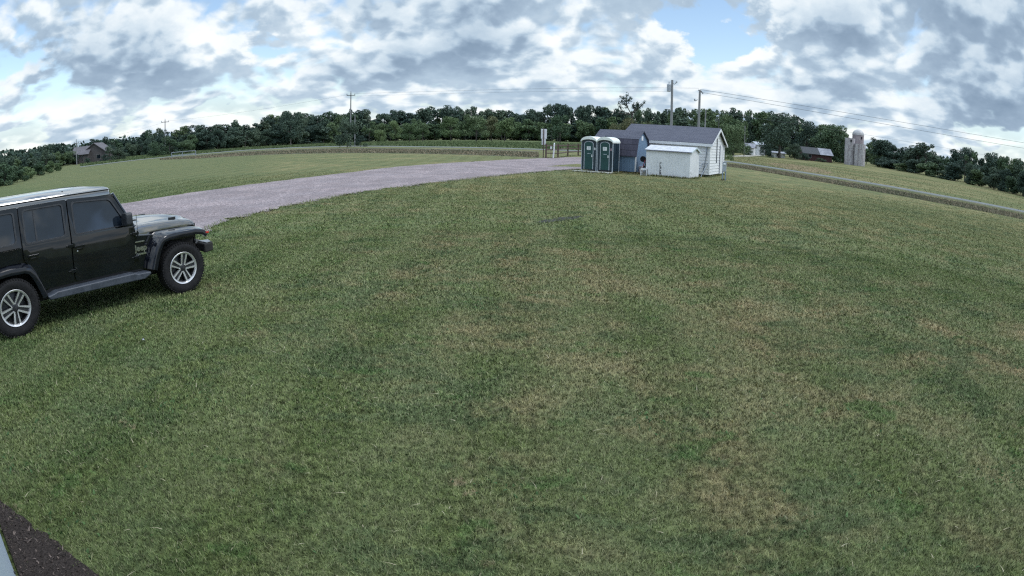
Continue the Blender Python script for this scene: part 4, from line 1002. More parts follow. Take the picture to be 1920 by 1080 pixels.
tend = thing('utility_pole', 'utility pole far to the right along the road beyond the hay field', 'utility pole', (nx[0], nx[1], 0), 0)
mb = MB(); mb.tube([(0, 0, -.2), (0, 0, 7.9)], [.16, .12], 10); mb.build('shaft', M_pole, tend, smooth=True)
M_wire = pmat('wire', (.12, .13, .15), None, 3, .6)
def wire(label, a, q, sag, r=.028):
    a = np.array(a); q = np.array(q); pts = [a+(q-a)*t-np.array([0, 0, 4*sag*t*(1-t)]) for t in np.linspace(0, 1, 28)]
    mb = MB(); mb.tube([tuple(p) for p in pts], r, 5); o = mb.build('power_line', M_wire, None, smooth=True); return tag(o, label, 'power line')
lf = np.array([*(AZ(-60, 300)*150), 3.2])
wire('faint wire from the crossarm pole by the house to the pole above the bushes', P143-[0, 0, .3], P310-[0, 0, .5], .6, .012)
wire('wire rising from the pole above the bushes to the tall crossarm pole', P310-[.4, 0, .3], P658-[.8, 0, .4], .9, .014)
wire('long upper wire between the tall crossarm pole and the bracketed pole', P658+[.8, 0, -.2], P1310+[0, 0, .25], .55, .013)
wire('long lower wire between the tall crossarm pole and the transformer pole', P658+[.3, 0, -.75], P1260-[0, 0, 1.5], .45, .011)
wire('upper wire running from the bracketed pole down to the right edge', P1310+[.1, 0, .1], PR_, .9, .02)
wire('lower wire running from the bracketed pole down to the right edge', P1310+[.1, 0, -.25], PR_-[0, 0, .75], 1.0, .02)
wire('thin lowest wire from the short leaning pole over the farm trees', P1322-[0, 0, .2], np.array([*(AZ(1925, 320)*120), 5.6]), .5, .012)

# untrimmed grass where the mower cannot reach, along the foot of walls and skids
ex = []
def foot(o, x0, y0, x1, y1, n):
    for i in range(n):
        t = nr.uniform(); p = local(o, x0+(x1-x0)*t, y0+(y1-y0)*t); ex.append((p[0]+nr.normal(0, .05), p[1]+nr.normal(0, .05)))
foot(s_, -3.0, -.06, 0, -.06, 420); foot(s_, .06, 0, .06, 1.9, 260); foot(g, -2.4, -.05, 0, -.05, 260); foot(g, .05, 0, .05, W, 420); foot(bs, -3.1, -.05, 0, -.05, 330); foot(bs, .05, 0, .05, 2.2, 220)
foot(sk, -.4, -.53, 2.4, -.53, 200); foot(sk, 2.42, -.4, 2.42, 1.2, 200); foot(mp, -.15, 0, .15, .1, 60)
for i in range(len(fpts)-1):
    for j in range(160):
        t = nr.uniform(); ex.append((fpts[i][0]+(fpts[i+1][0]-fpts[i][0])*t+nr.normal(0, .12), fpts[i][1]+(fpts[i+1][1]-fpts[i][1])*t+nr.normal(0, .12)))
ex = np.array(ex); blades('untrimmed_grass', ex[:, 0], ex[:, 1], .13, .03, .7, M_blade, 26)

# ------------------------------------------------------------------ far farm buildings
def site(u, D, turn=0.):
    d = AZ(u)*D; return (d[0], d[1], 0), -math.atan2(d[0], d[1])+turn
def far_house(name, label, cat, u, D, w, d, eave, ridge, wallm, roofm, turn=0., wins=(), ridge_x=True, extra=None):
    loc, rz = site(u, D, turn); t = thing(name, label, cat, loc, rz)
    mb = MB()
    if ridge_x:
        mb.prism([(-d/2, 0), (d/2, 0), (d/2, eave), (0, ridge-.05), (-d/2, eave)], -w/2, w/2, 'x'); mb.build('wall', wallm, t)
        mb = MB(); s = (ridge-eave)/(d/2)
        for y0 in (-d/2-.4, d/2+.4): slab(mb, [(-w/2-.4, y0, eave-s*.4+.08), (w/2+.4, y0, eave-s*.4+.08), (w/2+.4, 0, ridge+.08), (-w/2-.4, 0, ridge+.08)], .12)
    else:
        mb.prism([(-w/2, 0), (w/2, 0), (w/2, eave), (0, ridge-.05), (-w/2, eave)], -d/2, d/2, 'y'); mb.build('wall', wallm, t)
        mb = MB(); s = (ridge-eave)/(w/2)
        for x0 in (-w/2-.4, w/2+.4): slab(mb, [(x0, -d/2-.4, eave-s*.4+.08), (x0, d/2+.4, eave-s*.4+.08), (0, d/2+.4, ridge+.08), (0, -d/2-.4, ridge+.08)], .12)
    mb.build('roof', roofm, t)
    for (x, z, ww, hh) in wins:
        mb = MB(); mb.box((x, -d/2-.02, z), (ww, .08, hh)); f = mb.build('window', M_frame, t)
        mb = MB(); mb.box((x, -d/2-.07, z), (ww-.2, .04, hh-.2)); mb.build('pane', M_tint, f)
    if extra: extra(t)
    return t
M_frame = pmat('grey_frame', (.20, .19, .19), None, 5, .6)
M_brown = pmat('brown_brick', (.100, .090, .092), (.074, .068, .072), 2., .85)
M_broof = pmat('brown_roof', (.125, .118, .134), (.100, .095, .108), 1.5, .85)
M_redb = pmat('red_barn_boards', (.062, .024, .025), (.045, .021, .022), 2., .85, stretch=(4, 4, .5))
M_tin = pmat('barn_tin', (.30, .31, .36), (.18, .19, .23), 1., .5)
M_darkroof = pmat('dark_roof', (.035, .042, .050), (.055, .060, .068), 2., .85)
def porch(t):
    for x in (-4.6, -3.9, -3.2):
        mb = MB(); mb.box((x, -4.35, 1.05), (.16, .16, 2.1)); mb.build('porch_post', M_trimw, t)
    mb = MB(); mb.prism([(-5.6, 2.15), (-2.4, 2.15), (-2.4, 2.4), (-4.0, 3.6), (-5.6, 2.4)], -4.5, -2.9); mb.build('porch_gable', M_broof, t)
far_house('brown_house', 'brown house with steep grey-brown roofs behind the thin pole at far left', 'house', 184, 165, 6.2, 7.0, 2.5, 4.55, M_brown, M_broof, R(-18), ((-1.6, 1.3, 1., 1.1), (1.2, 1.3, 1.2, 1.1)), False)
far_house('house_wing', 'lower wing with pale porch posts at the left of the brown house', 'house', 156, 164, 4.2, 6.0, 2.3, 4.0, M_brown, M_broof, R(-18), ((-.6, 1.2, .5, 1.4), (.6, 1.2, .5, 1.4)), True)
far_house('pale_shed', 'pale blue-roofed low building among the trees at far left', 'shed', 115, 190, 4.6, 5., 1.9, 2.6, M_white, pmat('pale_blue_roof', (.34, .40, .56), None, 2., .6), R(10), (), True)
far_house('red_barn', 'low red barn with a dark roof and one pale metal roof section', 'barn', 1529, 183, 8.2, 7., 2.0, 3.6, M_redb, M_darkroof, R(14), ((-2.3, 1.2, .9, .9),), True,
          lambda t: (lambda mb: (slab(mb, [(.6, -3.95, 1.92), (4.5, -3.95, 1.92), (4.5, -.1, 3.70), (.6, -.1, 3.70)], .04), mb.build('metal_roof_patch', M_tin, t)))(MB()))
far_house('farmhouse', 'white two-storey farmhouse partly hidden by the big dark tree', 'house', 1421, 196, 2.6, 6., 3.1, 3.9, M_trimw, pmat('pale_roof', (.42, .46, .52), None, 2., .6), R(20), ((0, 2.3, .6, .8),), True)
far_house('white_outbuilding', 'small white outbuilding seen under the crown of the big dark tree', 'shed', 1460, 182, 3.6, 4., 1.25, 1.6, M_trimw, M_tin, R(5), ((-.3, .65, .8, .8),), True)
far_house('white_garage', 'small white outbuilding left of the farmhouse by the thin pale pole', 'shed', 1407, 188, 2.6, 3., 2.2, 3.2, M_trimw, M_tin, R(-10), (), True)
far_house('lean_to', 'dark weathered lean-to adjoining the left end of the red barn', 'shed', 1508, 186, 3.6, 5., 1.6, 3.3, pmat('dark_boards', (.055, .05, .052), None, 3, .9), M_darkroof, R(14), (), True)

def silo_mat(name, c1, c2, cb):
    mt, nb, p = newmat(name); co = nb.n('ShaderNodeTexCoord').outputs['Object']; sp = nb.n('ShaderNodeSeparateXYZ', ins={0: co}).outputs
    rg = nb.mr(nb.m('FRACT', nb.m('DIVIDE', sp[2], .75)), .0, .2, 1., 0.)
    st = nb.mr(nb.noise(nb.vm('MULTIPLY', co, (1.2, 1.2, .45)), 1.2, 7, .7), .40, .62)
    blk = nb.mr(nb.noise(nb.vm('MULTIPLY', co, (2, 2, 3)), 1.3, 3, .7), .52, .62)
    c = nb.mix(st, c1, c2); c = nb.mix(nb.m('MULTIPLY', blk, .5), c, cb); c = nb.mix(nb.m('MULTIPLY', rg, .45), c, (.16, .14, .15))
    link(nb, c, p.inputs['Base Color']); p.inputs['Roughness'].default_value = .9
    bp = nb.n('ShaderNodeBump', ins={'Height': rg, 'Strength': .5, 'Distance': .1}); nb.t.links.new(bp.outputs[0], p.inputs['Normal']); return mt
M_silo = silo_mat('silo_blocks', (.30, .27, .29), (.46, .45, .47), (.62, .62, .62)); M_silo2 = silo_mat('tall_silo_blocks', (.30, .25, .27), (.36, .31, .33), (.40, .36, .37))
M_dome = pmat('silo_dome', (.46, .46, .47), (.38, .37, .39), 1.5, .5)
def silo(label, u, D, r, vtop, dome=False, win=0.):
    loc, rz = site(u, D); h = ZAT(u, vtop, D); t = thing('silo', label, 'silo', loc, rz, 'silos at the farm')
    if dome: h0 = h-r*.95
    else: h0 = h
    mb = MB(); mb.lathe([(r, 0), (r, h0)], 28, 'Z'); mb.lathe([(r, h0), (r-.18, h0), (r-.18, h0-.8), (0, h0-.8)], 28, 'Z'); mb.build('wall', M_silo2 if dome else M_silo, t, smooth=True)
    if dome:
        mb = MB(); mb.lathe([(r*1.04*math.cos(a), h0+r*.95*math.sin(a)) for a in np.linspace(0, math.pi/2, 9)], 28, 'Z'); mb.build('dome', M_dome, t, smooth=True)
    if win:
        mb = MB(); mb.box((win, -math.sqrt(max(.01, r*r-win*win))-.02, h0-.75), (.42, .25, .62)); mb.build('hatch', M_dark, t)
    else:
        mb = MB(); mb.prism([(-.3, 0), (.3, 0), (.3, h0), (-.3, h0)], -r-.30, -r+.1); mb.build('chute', M_silo, t)
    return t
silo('tall grey silo with pale dome standing behind the two shorter ones', 1608.5, 191, 1.75, 242.5, True, 1.05)
silo('shorter stained open silo, left of the dark gap below the dome', 1593.5, 184, 1.45, 259, False, .35)
silo('shorter whitewashed open silo, right of the dark gap below the dome', 1612.8, 183, 1.62, 270, False, -.0)

# ------------------------------------------------------------------ trees
def leaf_mat(name, cols, rnd=.6):
    mt, nb, p = newmat(name); co = nb.n('ShaderNodeTexCoord').outputs['Object']
    at = nb.n('ShaderNodeAttribute', attribute_name='tint').outputs['Fac']; ri = nb.n('ShaderNodeObjectInfo').outputs['Random']
    f = nb.m('ADD', nb.m('ADD', nb.m('MULTIPLY', at, .40), nb.m('MULTIPLY', nb.noise(co, .55, 3, .6), .55)), nb.m('MULTIPLY', nb.m('SUBTRACT', ri, .5), rnd))
    c = nb.ramp(nb.mr(f, .2, .8, smooth=False), [(0, cols[0]), (.5, cols[1]), (1, cols[2])])
    link(nb, c, p.inputs['Base Color']); p.inputs['Roughness'].default_value = .75; p.inputs['Specular IOR Level'].default_value = .25
    return mt
LM = dict(dark=leaf_mat('dark_leaves', ((0.038, 0.068, 0.055), (0.060, 0.096, 0.070), (0.095, 0.134, 0.086))),  # tones lifted and blued, distance haze put into the leaf colour
          mid=leaf_mat('mid_leaves', ((0.051, 0.092, 0.055), (0.083, 0.131, 0.066), (0.122, 0.171, 0.083))),
          light=leaf_mat('light_leaves', ((0.088, 0.139, 0.066), (0.134, 0.193, 0.086), (0.183, 0.242, 0.108))),
          olive=leaf_mat('olive_leaves', ((0.091, 0.109, 0.058), (0.134, 0.146, 0.075), (0.183, 0.180, 0.094))))
M_bark = pmat('bark', (.085, .075, .068), (.055, .050, .046), 5., .9, stretch=(3, 3, .5))
M_barkp = pmat('pale_bark', (.20, .185, .17), (.14, .13, .12), 5., .9, stretch=(3, 3, .5))
def crown_arrays(seed, kind, leaf, dens):
    r = np.random.default_rng(seed); lobes = []
    if kind == 'round':
        for i in range(20):
            a = r.uniform(0, 2*np.pi); z = r.uniform(.22, .92); rad = .33*math.sqrt(max(.05, 1-((z-.52)/.50)**2))*r.uniform(.35, 1.)
            lobes.append((rad*np.cos(a), rad*np.sin(a), z, r.uniform(.09, .17)))
    elif kind == 'tall':
        for i in range(17):
            a = r.uniform(0, 2*np.pi); z = r.uniform(.20, .95); rad = .20*math.sqrt(max(.05, 1-((z-.5)/.55)**2))*r.uniform(.2, 1.)
            lobes.append((rad*np.cos(a), rad*np.sin(a), z, r.uniform(.07, .13)))
    elif kind == 'bush':
        for i in range(20):
            a = r.uniform(0, 2*np.pi); z = r.uniform(.08, .85); rad = .42*math.sqrt(max(.1, 1-(z/.98)**2))*r.uniform(.3, 1.)
            lobes.append((rad*np.cos(a), rad*np.sin(a), z, r.uniform(.11, .20)))
    elif kind == 'open':
        for i in range(15):
            a = r.uniform(0, 2*np.pi); z = r.uniform(.35, .95); rad = .34*math.sqrt(max(.05, 1-((z-.55)/.5)**2))*r.uniform(.5, 1.)
            lobes.append((rad*np.cos(a), rad*np.sin(a), z, r.uniform(.06, .12)))
    elif kind == 'high':
        for i in range(24):
            a = r.uniform(0, 2*np.pi); z = r.uniform(.28, .93); rad = .44*math.sqrt(max(.05, 1-((z-.48)/.52)**2))*r.uniform(.3, 1.)
            lobes.append((rad*np.cos(a), rad*np.sin(a), z, r.uniform(.10, .18)))
    P = []; N = []
    for (x, y, z, R_) in lobes:
        n = int(dens*R_*R_/.0196); d = r.normal(size=(n, 3)); d /= np.linalg.norm(d, axis=1)[:, None]
        rr = R_*(r.uniform(.35, 1., n)**.5)*r.choice([1., 1., 1., 1.18], n); P.append(np.array([x, y, z])+d*rr[:, None]*np.array([1.1, 1.1, .85])); N.append(d)
    P = np.concatenate(P); N = np.concatenate(N); P[:, 2] = np.clip(P[:, 2]/np.percentile(P[:, 2], 99.3), .01, 1.03)
    n = len(P); N = N+r.normal(size=(n, 3))*.9+np.array([0, 0, .35]); N /= np.linalg.norm(N, axis=1)[:, None]
    t = np.cross(N, r.normal(size=(n, 3))); t /= np.linalg.norm(t, axis=1)[:, None]; bb = np.cross(N, t)
    s = leaf*r.uniform(.6, 1.3, n)[:, None]; s2 = s*r.uniform(.5, .9, n)[:, None]
    V = np.stack([P-t*s, P-bb*s2+N*s*.15, P+t*s, P+bb*s2+N*s*.15], 1)
    return V.reshape(-1, 3), r.uniform(0, 1, n), lobes
def limbs(mb, lobes, r0, seed, z0=.0, mi=None):
    r = random.Random(seed); top = max(l[2] for l in lobes)
    mid = (r.uniform(-.02, .02), r.uniform(-.02, .02), .45)
    mb.tube([(0, 0, -.01), (0, 0, .08), mid, (mid[0]*1.6, mid[1]*1.6, top*.9)], [r0*1.35, r0, r0*.62, r0*.12], 8, mi=mi)
    for l in lobes[::2]:
        z = min(.25+.3*r.random(), l[2]*.85); mb.tube([(mid[0]*z/.45, mid[1]*z/.45, z), (l[0]*.5, l[1]*.5, (z+l[2])/2+.02), (l[0], l[1], l[2])], [r0*.42, r0*.28, r0*.08], 5, mi=mi)
def leaf_mesh(name, V, tint, mat, extra=None, bark=None):
    n = len(V)//4; vs = V; fs = np.arange(n*4).reshape(n, 4)
    me = bpy.data.meshes.new(name)
    ev = np.array(extra.v) if extra else np.zeros((0, 3)); allv = np.concatenate([vs, ev]) if extra else vs
    faces = fs.tolist()+([tuple(i+n*4 for i in f) for f in extra.f] if extra else [])
    me.from_pydata(allv.tolist(), [], faces)
    me.materials.append(mat)
    if extra:
        me.materials.append(bark); mi = np.zeros(len(faces), np.int32); mi[n:] = 1; me.polygons.foreach_set('material_index', mi)
    at = me.attributes.new('tint', 'FLOAT', 'POINT'); tv = np.zeros(len(allv), np.float32); tv[:n*4] = np.repeat(tint, 4); at.data.foreach_set('value', tv)
    me.update(); return me
# merged one-mesh prototypes for the wood
PROTO = {}
def wood_mesh(kind, tone, k):
    key = (kind, tone, k)
    if key not in PROTO:
        V, ti, lo = crown_arrays(100+k*7+len(kind)*13, kind, .030, 210); ex = MB(); limbs(ex, lo, .016, k)
        PROTO[key] = leaf_mesh('woodland_tree', V, ti, LM[tone], ex, M_bark)
    return PROTO[key]
def place(o, u, D, vtop, vb=None, wpx=None, wunit=.80):
    """stands a unit-height tree D metres away under photo column u, its top reaching photo row vtop"""
    d = AZ(u)*D; h = ZAT(u, vtop, D); o.location = (d[0], d[1], 0)
    wd = (wpx/1200*D)/wunit if wpx else h
    o.scale = (wd, wd, h); o.rotation_euler = (0, 0, rng.uniform(0, 6.28)); return o
def wood_tree(name, label, group, kind, tone, k, u, D, vtop, wpx):
    o = bpy.data.objects.new(name, wood_mesh(kind, tone, k)); C.objects.link(o); tag(o, label, 'tree', group)
    return place(o, u, D, vtop, None, wpx, {'round': .80, 'tall': .50, 'bush': .98, 'open': .80, 'high': 1.0}[kind])
SIL = [(-60, 300), (0, 293), (20, 295), (45, 289), (70, 288), (80, 275), (92, 272), (105, 271), (118, 283), (125, 292), (135, 287), (150, 288), (163, 272), (175, 261), (190, 262), (195, 258), (208, 259), (215, 263), (240, 262), (255, 255), (262, 252), (270, 249), (283, 244), (292, 248), (300, 240), (308, 246), (320, 252), (330, 246), (337, 242), (352, 236), (375, 237), (395, 232), (420, 236), (432, 234), (438, 225), (444, 236), (452, 235), (470, 227), (490, 222), (515, 219), (535, 211), (552, 210), (566, 218), (575, 216), (585, 214), (600, 213), (612, 212), (625, 209), (633, 214), (640, 221), (650, 215), (662, 208), (672, 206), (690, 208), (698, 217), (708, 219), (715, 216), (730, 213), (740, 207), (752, 215), (765, 213), (775, 210), (790, 207), (805, 204), (818, 201), (835, 200), (852, 201), (862, 205), (872, 202), (882, 200), (895, 202), (907, 207), (925, 210), (940, 208), (960, 211), (985, 207), (1000, 207), (1012, 210), (1022, 201), (1030, 197), (1045, 196), (1055, 199), (1065, 203), (1080, 202), (1100, 199), (1115, 201), (1130, 203), (1150, 206), (1180, 207), (1215, 205), (1230, 211), (1245, 208), (1262, 206), (1275, 204), (1290, 206), (1300, 208), (1320, 206), (1340, 208), (1360, 210), (1370, 208), (1382, 205), (1393, 208), (1400, 220), (1406, 214), (1420, 212), (1450, 212), (1470, 215), (1490, 222), (1505, 227), (1515, 237), (1540, 236), (1560, 236), (1580, 242), (1592, 252), (1600, 258), (1620, 278), (1640, 268)]
DIS = [(-60, 80), (0, 100), (60, 125), (110, 165), (200, 215), (300, 225), (400, 215), (620, 240), (800, 275), (1000, 295), (1200, 270), (1400, 222), (1560, 210), (1640, 230)]
def sil(u): return float(np.interp(u, *zip(*SIL)))
def dis(u): return float(np.interp(u, *zip(*DIS)))
GW = 'trees of the far wood'
u = -50.
while u < 1598:
    wpx = rng.uniform(27, 46) if u > 380 else rng.uniform(18, 30)
    loc_top = min(sil(u-4), sil(u), sil(u+4)) if rng.random() < .75 else sil(u)+rng.uniform(3, 8)
    kd = rng.choice(['round', 'round', 'high', 'open', 'tall', 'bush']) if u > 500 else rng.choice(['round', 'tall', 'open', 'tall'])
    if not (1585 < u < 1640):
        wood_tree('woodland_tree', 'dark broadleaf tree in the back row of the far wood, its top against the sky', GW, kd, 'dark' if rng.random() < (.8 if u < 1250 else .55) else 'mid', rng.randrange(5), u, dis(u)+rng.uniform(-4, 14), loc_top, wpx)
    u += wpx*rng.uniform(.30, .46)
u = -40.
while u < 1580:
    wpx = rng.uniform(26, 44) if u > 380 else rng.uniform(18, 28)
    hz = float(np.interp(u, [-60, 0, 400, 960, 1400, 1600], [318, 309, 266.5, 253, 274.5, 294])); tp = sil(u)+(hz-sil(u))*rng.uniform(.25, .60)
    if not (140 < u < 215 and rng.random() < .7) and not (1395 < u < 1550):
        tone = 'dark' if u < 690 and rng.random() < .75 else rng.choice(['mid', 'dark', 'mid', 'light' if u > 700 else 'dark'])
        wood_tree('woodland_tree', 'leafy tree standing in front of the taller back row of the far wood', 'front row trees of the far wood', rng.choice(['round', 'bush', 'tall', 'high', 'open']), tone, rng.randrange(5), u, dis(u)-rng.uniform(10, 24), tp, wpx)
    u += wpx*rng.uniform(.38, .62)
u = -40.
while u < 1590:                     # undergrowth that closes the foot of the wood
    wpx = rng.uniform(34, 60); D = dis(u)-rng.uniform(2, 9)
    hz = float(np.interp(u, [-60, 0, 400, 960, 1400, 1600], [318, 309, 266.5, 253, 274.5, 294]))
    if not (140 < u < 215) and not (1395 < u < 1435) and not (1446 < u < 1480) and not (1500 < u < 1555) and not (1580 < u < 1626):
        wood_tree('woodland_bush', 'low bush in the undergrowth along the foot of the far wood', 'undergrowth of the far wood', 'bush', 'dark' if u < 700 or rng.random() < .6 else 'mid', rng.randrange(5), u, D, hz-rng.uniform(6, 16), wpx)
    u += wpx*rng.uniform(.45, .62)
# hedgerow and trees right of the silos, coming nearer along the hay field
RD_ = [(1625, 245), (1680, 205), (1750, 168), (1800, 150), (1850, 132), (1919, 112), (1990, 98)]
RS = [(1622, 284), (1632, 270), (1645, 265), (1655, 262), (1668, 265), (1680, 275), (1690, 284), (1700, 277), (1715, 273), (1730, 270), (1745, 268), (1752, 275), (1758, 292), (1768, 301), (1780, 296), (1790, 287), (1802, 280), (1815, 278), (1825, 284), (1832, 292), (1845, 300), (1855, 294), (1868, 290), (1880, 293), (1890, 299), (1900, 297), (1910, 301), (1919, 299), (1990, 315)]
u = 1626.
while u < 1985:
    wpx = rng.uniform(30, 50); D = float(np.interp(u, *zip(*RD_)))
    tp = float(np.interp(u, *zip(*RS)))
    wood_tree('hedgerow_tree', 'dark tree in the uneven row right of the silos, its top against the sky', 'trees right of the silos', rng.choice(['round', 'round', 'open', 'high']), rng.choice(['dark', 'dark', 'dark', 'mid']), rng.randrange(5), u, D*rng.uniform(1.0, 1.06), tp+rng.uniform(-1, 2), wpx)
    wood_tree('hedgerow_bush', 'bushy undergrowth tree at the foot of the row right of the silos', 'bushes right of the silos', 'bush', rng.choice(['dark', 'mid', 'dark']), rng.randrange(5), u+rng.uniform(-8, 8), D*rng.uniform(.92, .98), tp+rng.uniform(22, 36), wpx*1.1)
    u += wpx*rng.uniform(.36, .55)
# shrubs along the left end of the lawn
for (uu, D, tp, wpx, tn) in [(-30, 70, 312, 60, 'dark'), (6, 74, 306, 44, 'mid'), (30, 80, 311, 40, 'mid'), (52, 86, 313, 34, 'light'), (72, 96, 304, 32, 'mid'), (92, 104, 303, 28, 'light'), (108, 112, 306, 22, 'light'), (16, 90, 297, 40, 'dark')]:
    wood_tree('shrub', 'green shrub on the far left edge of the lawn', 'shrubs at the far left edge', 'bush', tn, rng.randrange(5), uu, D, tp, wpx)

# single trees one can point to, with trunk and crown as parts
def tree(name, label, kind, tone, seed, u, D, vtop, wpx, bark=None, r0=.018, leaf=.022, dens=190, cat='tree'):
    V, ti, lo = crown_arrays(seed, kind, leaf, dens); t = thing(name, label, cat)
    c = bpy.data.objects.new('crown', leaf_mesh('crown', V, ti, LM[tone])); C.objects.link(c); c.parent = t
    mb = MB(); limbs(mb, lo, r0, seed); tr = mb.build('trunk', bark or M_bark, t, smooth=True)
    return place(t, u, D, vtop, None, wpx, {'round': .80, 'tall': .50, 'bush': .98, 'open': .80, 'high': 1.0}[kind])
tree('round_bush', 'dense dark rounded bush at the foot of the two poles by the road', 'bush', 'dark', 301, 651, 131, 221, 46, cat='bush')
tree('roadside_bush', 'low scrub right of the dark rounded bush at the foot of the short pole', 'bush', 'dark', 302, 676, 134, 254, 24, cat='bush')
tree('tall_tree', 'tall dark tree with a long bare pale trunk left of the crossarm pole', 'high', 'dark', 303, 545, 205, 211, 50, M_barkp, .022)
tree('leafy_bush', 'mid green leafy bush under the crossarm pole on the left', 'bush', 'mid', 304, 318, 160, 256, 46, cat='bush')
tree('leafy_bush', 'mid green leafy bush to the right of the pole, above the pipe railing', 'bush', 'mid', 305, 348, 158, 263, 40, cat='bush')
tree('leafy_bush', 'smaller leafy bush left of the pole above the road', 'bush', 'mid', 306, 292, 158, 266, 34, cat='bush')
tree('house_shrub', 'dark shrub along the right end of the brown house', 'bush', 'dark', 307, 222, 158, 277, 34, cat='bush')
tree('house_tree', 'small tree left of the thin pole by the brown house', 'round', 'mid', 308, 130, 160, 284, 26)
tree('poplar', 'dark tall tree, the left of two above the pale blue roof', 'tall', 'dark', 309, 80, 160, 274, 26)
tree('poplar', 'dark tall tree, the right and taller of two above the pale blue roof', 'tall', 'dark', 310, 106, 168, 270, 26)
tree('pale_green_tree', 'pale yellow-green small tree, the brightest in front of the wood', 'round', 'light', 311, 768, 215, 231, 32)
tree('pale_green_tree', 'mid-sized pale tree just left of the brightest small tree', 'round', 'light', 312, 741, 222, 227, 28)
tree('pale_green_tree', 'slim pale tree just right of the brightest small tree', 'round', 'mid', 313, 792, 222, 231, 26)
tree('pale_shrub', 'pale low shrub left of the three small pale trees', 'bush', 'light', 314, 712, 222, 244, 26, cat='bush')
tree('pale_green_tree', 'larger pale green tree under the highest part of the wood', 'round', 'light', 315, 845, 235, 220, 40)
tree('bushy_tree', 'broad mid green tree right of the larger pale tree', 'round', 'mid', 316, 893, 232, 218, 46)
tree('pale_green_tree', 'yellow-green tree left of the white sign, before the wood', 'round', 'light', 317, 946, 236, 221, 38)
tree('brownish_tree', 'brownish olive tree between two green ones before the wood', 'round', 'olive', 318, 921, 242, 218, 32)
tree('bushy_tree', 'mid green tree directly above the white sign', 'round', 'mid', 319, 1050, 232, 216, 44)
tree('big_dark_tree', 'big dark tree with high crown in front of the white farmhouse', 'high', 'dark', 320, 1462, 172, 213, 82, None, .03, .018, 260)
tree('farm_bush', 'dark bush at the left foot of the big dark tree', 'bush', 'dark', 340, 1437, 168, 272, 26, cat='bush')
tree('farm_bush', 'dark bush between the big dark tree and the red barn', 'bush', 'dark', 341, 1491, 178, 270, 34, cat='bush')
tree('farm_bush', 'leafy bush in front of the white outbuilding left of the farmhouse', 'bush', 'mid', 342, 1404, 176, 274, 22, cat='bush')
tree('farm_bush', 'dark bush against the left end of the red barn', 'bush', 'dark', 343, 1511, 174, 287, 20, cat='bush')
tree('house_shrub', 'low shrub in front of the middle of the brown house', 'bush', 'dark', 344, 196, 156, 290, 22, cat='bush')
tree('house_shrub', 'low dark shrub in front of the left wing of the brown house', 'bush', 'dark', 345, 163, 154, 296, 16, cat='bush')
tree('farm_bush', 'low bush in front of the right end of the red barn', 'bush', 'dark', 346, 1541, 172, 297, 22, cat='bush')
tree('house_tree', 'leafy tree in front of the right gable of the brown house', 'round', 'dark', 347, 205, 158, 274, 20)
tree('farm_tree', 'large dark green tree between the red barn and the silos', 'round', 'mid', 321, 1557, 190, 235, 74, None, .025, .018, 260)
tree('farm_tree', 'dark tree behind the red barn left of the large one', 'round', 'dark', 322, 1512, 196, 228, 48)
tree('lane_tree', 'bushy green tree right behind the garage gable', 'bush', 'mid', 323, 1375, 150, 235, 56, cat='tree')
tree('lane_tree', 'dark bushy tree at the lane between garage and thin pale pole', 'round', 'mid', 324, 1352, 180, 214, 60)
tree('dead_topped_tree', 'tree with bare twiggy top right of the silos', 'open', 'dark', 325, 1648, 238, 260, 46)
tree('gappy_tree', 'dark tree with gaps in its crown, second group right of the silos', 'open', 'dark', 326, 1722, 185, 268, 62, None, .02, .024)
tree('round_topped_tree', 'tall round-topped dark tree, third group right of the silos', 'round', 'dark', 327, 1812, 152, 278, 46)
tree('dark_tree', 'broad dark tree near the right edge of the photo', 'round', 'dark', 328, 1868, 132, 289, 60)
for (uu, D, tp, wpx, lb) in [(1150, 96, 233, 34, 'olive yellow shrub behind the roof of the blue shed'), (1178, 98, 223, 46, 'olive foliage spreading under the bare pine top'), (1207, 98, 229, 38, 'olive shrub behind the left end of the garage ridge')]:
    tree('olive_shrub', lb, 'bush', 'olive', int(330+uu), uu, D, tp, wpx, cat='bush')
# sparse pine with upswept bare limbs
d = AZ(1182)*100; H_ = ZAT(1182, 179, 100); pn = thing('sparse_pine', 'sparse dying pine with bare upswept limbs rising above the wood', 'tree', (d[0], d[1], 0), -math.atan2(d[0], d[1]))
mb = MB(); mb.tube([(.0, 0, 0), (.1, 0, H_*.55), (.15, 0, H_*.72)], [.22, .16, .10], 8)
s1 = 100/1200
def PX(u_, v_): return ((u_-1182)*s1, rng.uniform(-.5, .5), ZAT(u_, v_, 100))
LB = [[(1181, 212), (1176, 203), (1170, 196), (1165, 191)], [(1176, 203), (1173, 195), (1173, 186), (1173, 179)], [(1173, 192), (1168, 187), (1164, 182)], [(1174, 190), (1178, 187), (1181, 184)], [(1180, 214), (1166, 208), (1161, 200), (1160, 193)], [(1184, 213), (1188, 205), (1191, 199), (1193, 193)], [(1188, 206), (1186, 200), (1186, 197)], [(1186, 212), (1196, 202), (1203, 196), (1207, 191)], [(1190, 206), (1194, 201), (1195, 195)], [(1178, 215), (1160, 212), (1156, 206)]]
lv_ = []
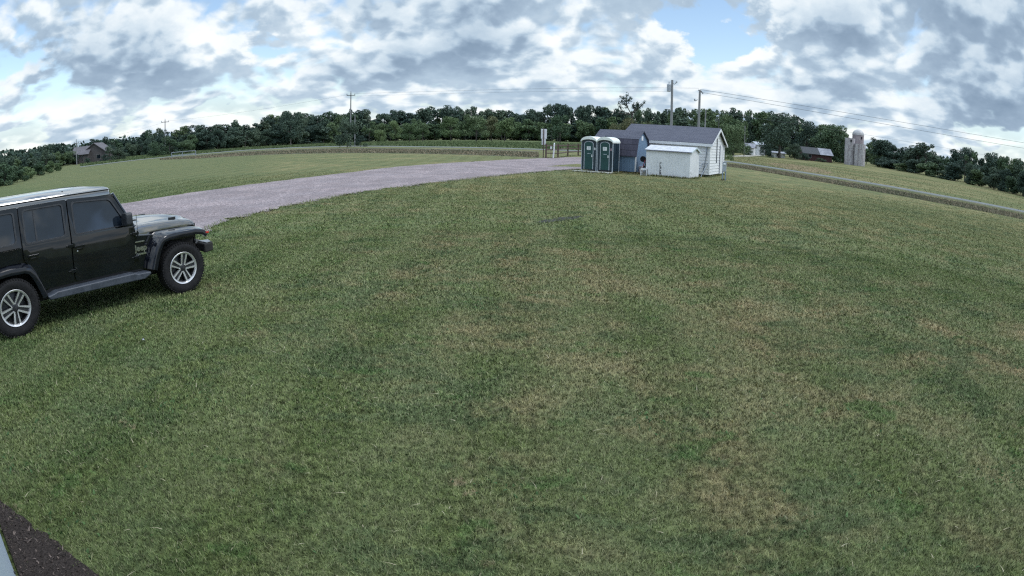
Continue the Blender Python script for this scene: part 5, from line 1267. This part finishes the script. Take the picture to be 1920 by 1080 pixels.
for lb in LB:
    pts = [PX(*q) for q in lb]; mb.tube(pts, list(np.linspace(.085, .03, len(pts))), 5)
    for i in range(46):
        t = rng.uniform(.35, 1.05)*(len(pts)-1); k_ = min(int(t), len(pts)-2); f_ = t-k_; a_ = np.array(pts[k_])*(1-f_)+np.array(pts[k_+1])*f_; lv_.append(a_+np.array([rng.gauss(0, .16), rng.gauss(0, .22), rng.gauss(0, .20)]))
mb.build('trunk', M_bark, pn, smooth=True)
lv_ = np.array(lv_); r_ = np.random.default_rng(9); n = len(lv_); N = r_.normal(size=(n, 3)); N /= np.linalg.norm(N, axis=1)[:, None]; t_ = np.cross(N, r_.normal(size=(n, 3))); t_ /= np.linalg.norm(t_, axis=1)[:, None]; b_ = np.cross(N, t_)
V = np.stack([lv_-t_*.22, lv_-b_*.07, lv_+t_*.22, lv_+b_*.07], 1).reshape(-1, 3)
c = bpy.data.objects.new('crown', leaf_mesh('crown', V, r_.uniform(0, 1, n), LM['dark'])); C.objects.link(c); c.parent = pn
# a far band of woods closing the horizon
r_ = np.random.default_rng(77); Vs = []; ts_ = []
for i in range(420):
    az = R(-64+128*i/420)+r_.normal(0, .004); D = 430+r_.uniform(-30, 60); h = r_.uniform(6.5, 10.5)
    n = 60; p = np.stack([np.sin(az)*D+r_.normal(0, 3.4, n), np.cos(az)*D+r_.normal(0, 3.4, n), h*r_.uniform(.02, 1., n)], -1)
    N = r_.normal(size=(n, 3)); N /= np.linalg.norm(N, axis=1)[:, None]; t_ = np.cross(N, r_.normal(size=(n, 3))); t_ /= np.linalg.norm(t_, axis=1)[:, None]; b_ = np.cross(N, t_)
    Vs.append(np.stack([p-t_*1.3, p-b_*1.1, p+t_*1.3, p+b_*1.1], 1).reshape(-1, 3)); ts_.append(r_.uniform(0, 1, n))
o = bpy.data.objects.new('distant_woods', leaf_mesh('distant_woods', np.concatenate(Vs), np.concatenate(ts_), LM['dark'])); C.objects.link(o); tag(o, kind='stuff')
# trees standing behind the building, out of the picture but mirrored in the car's glass
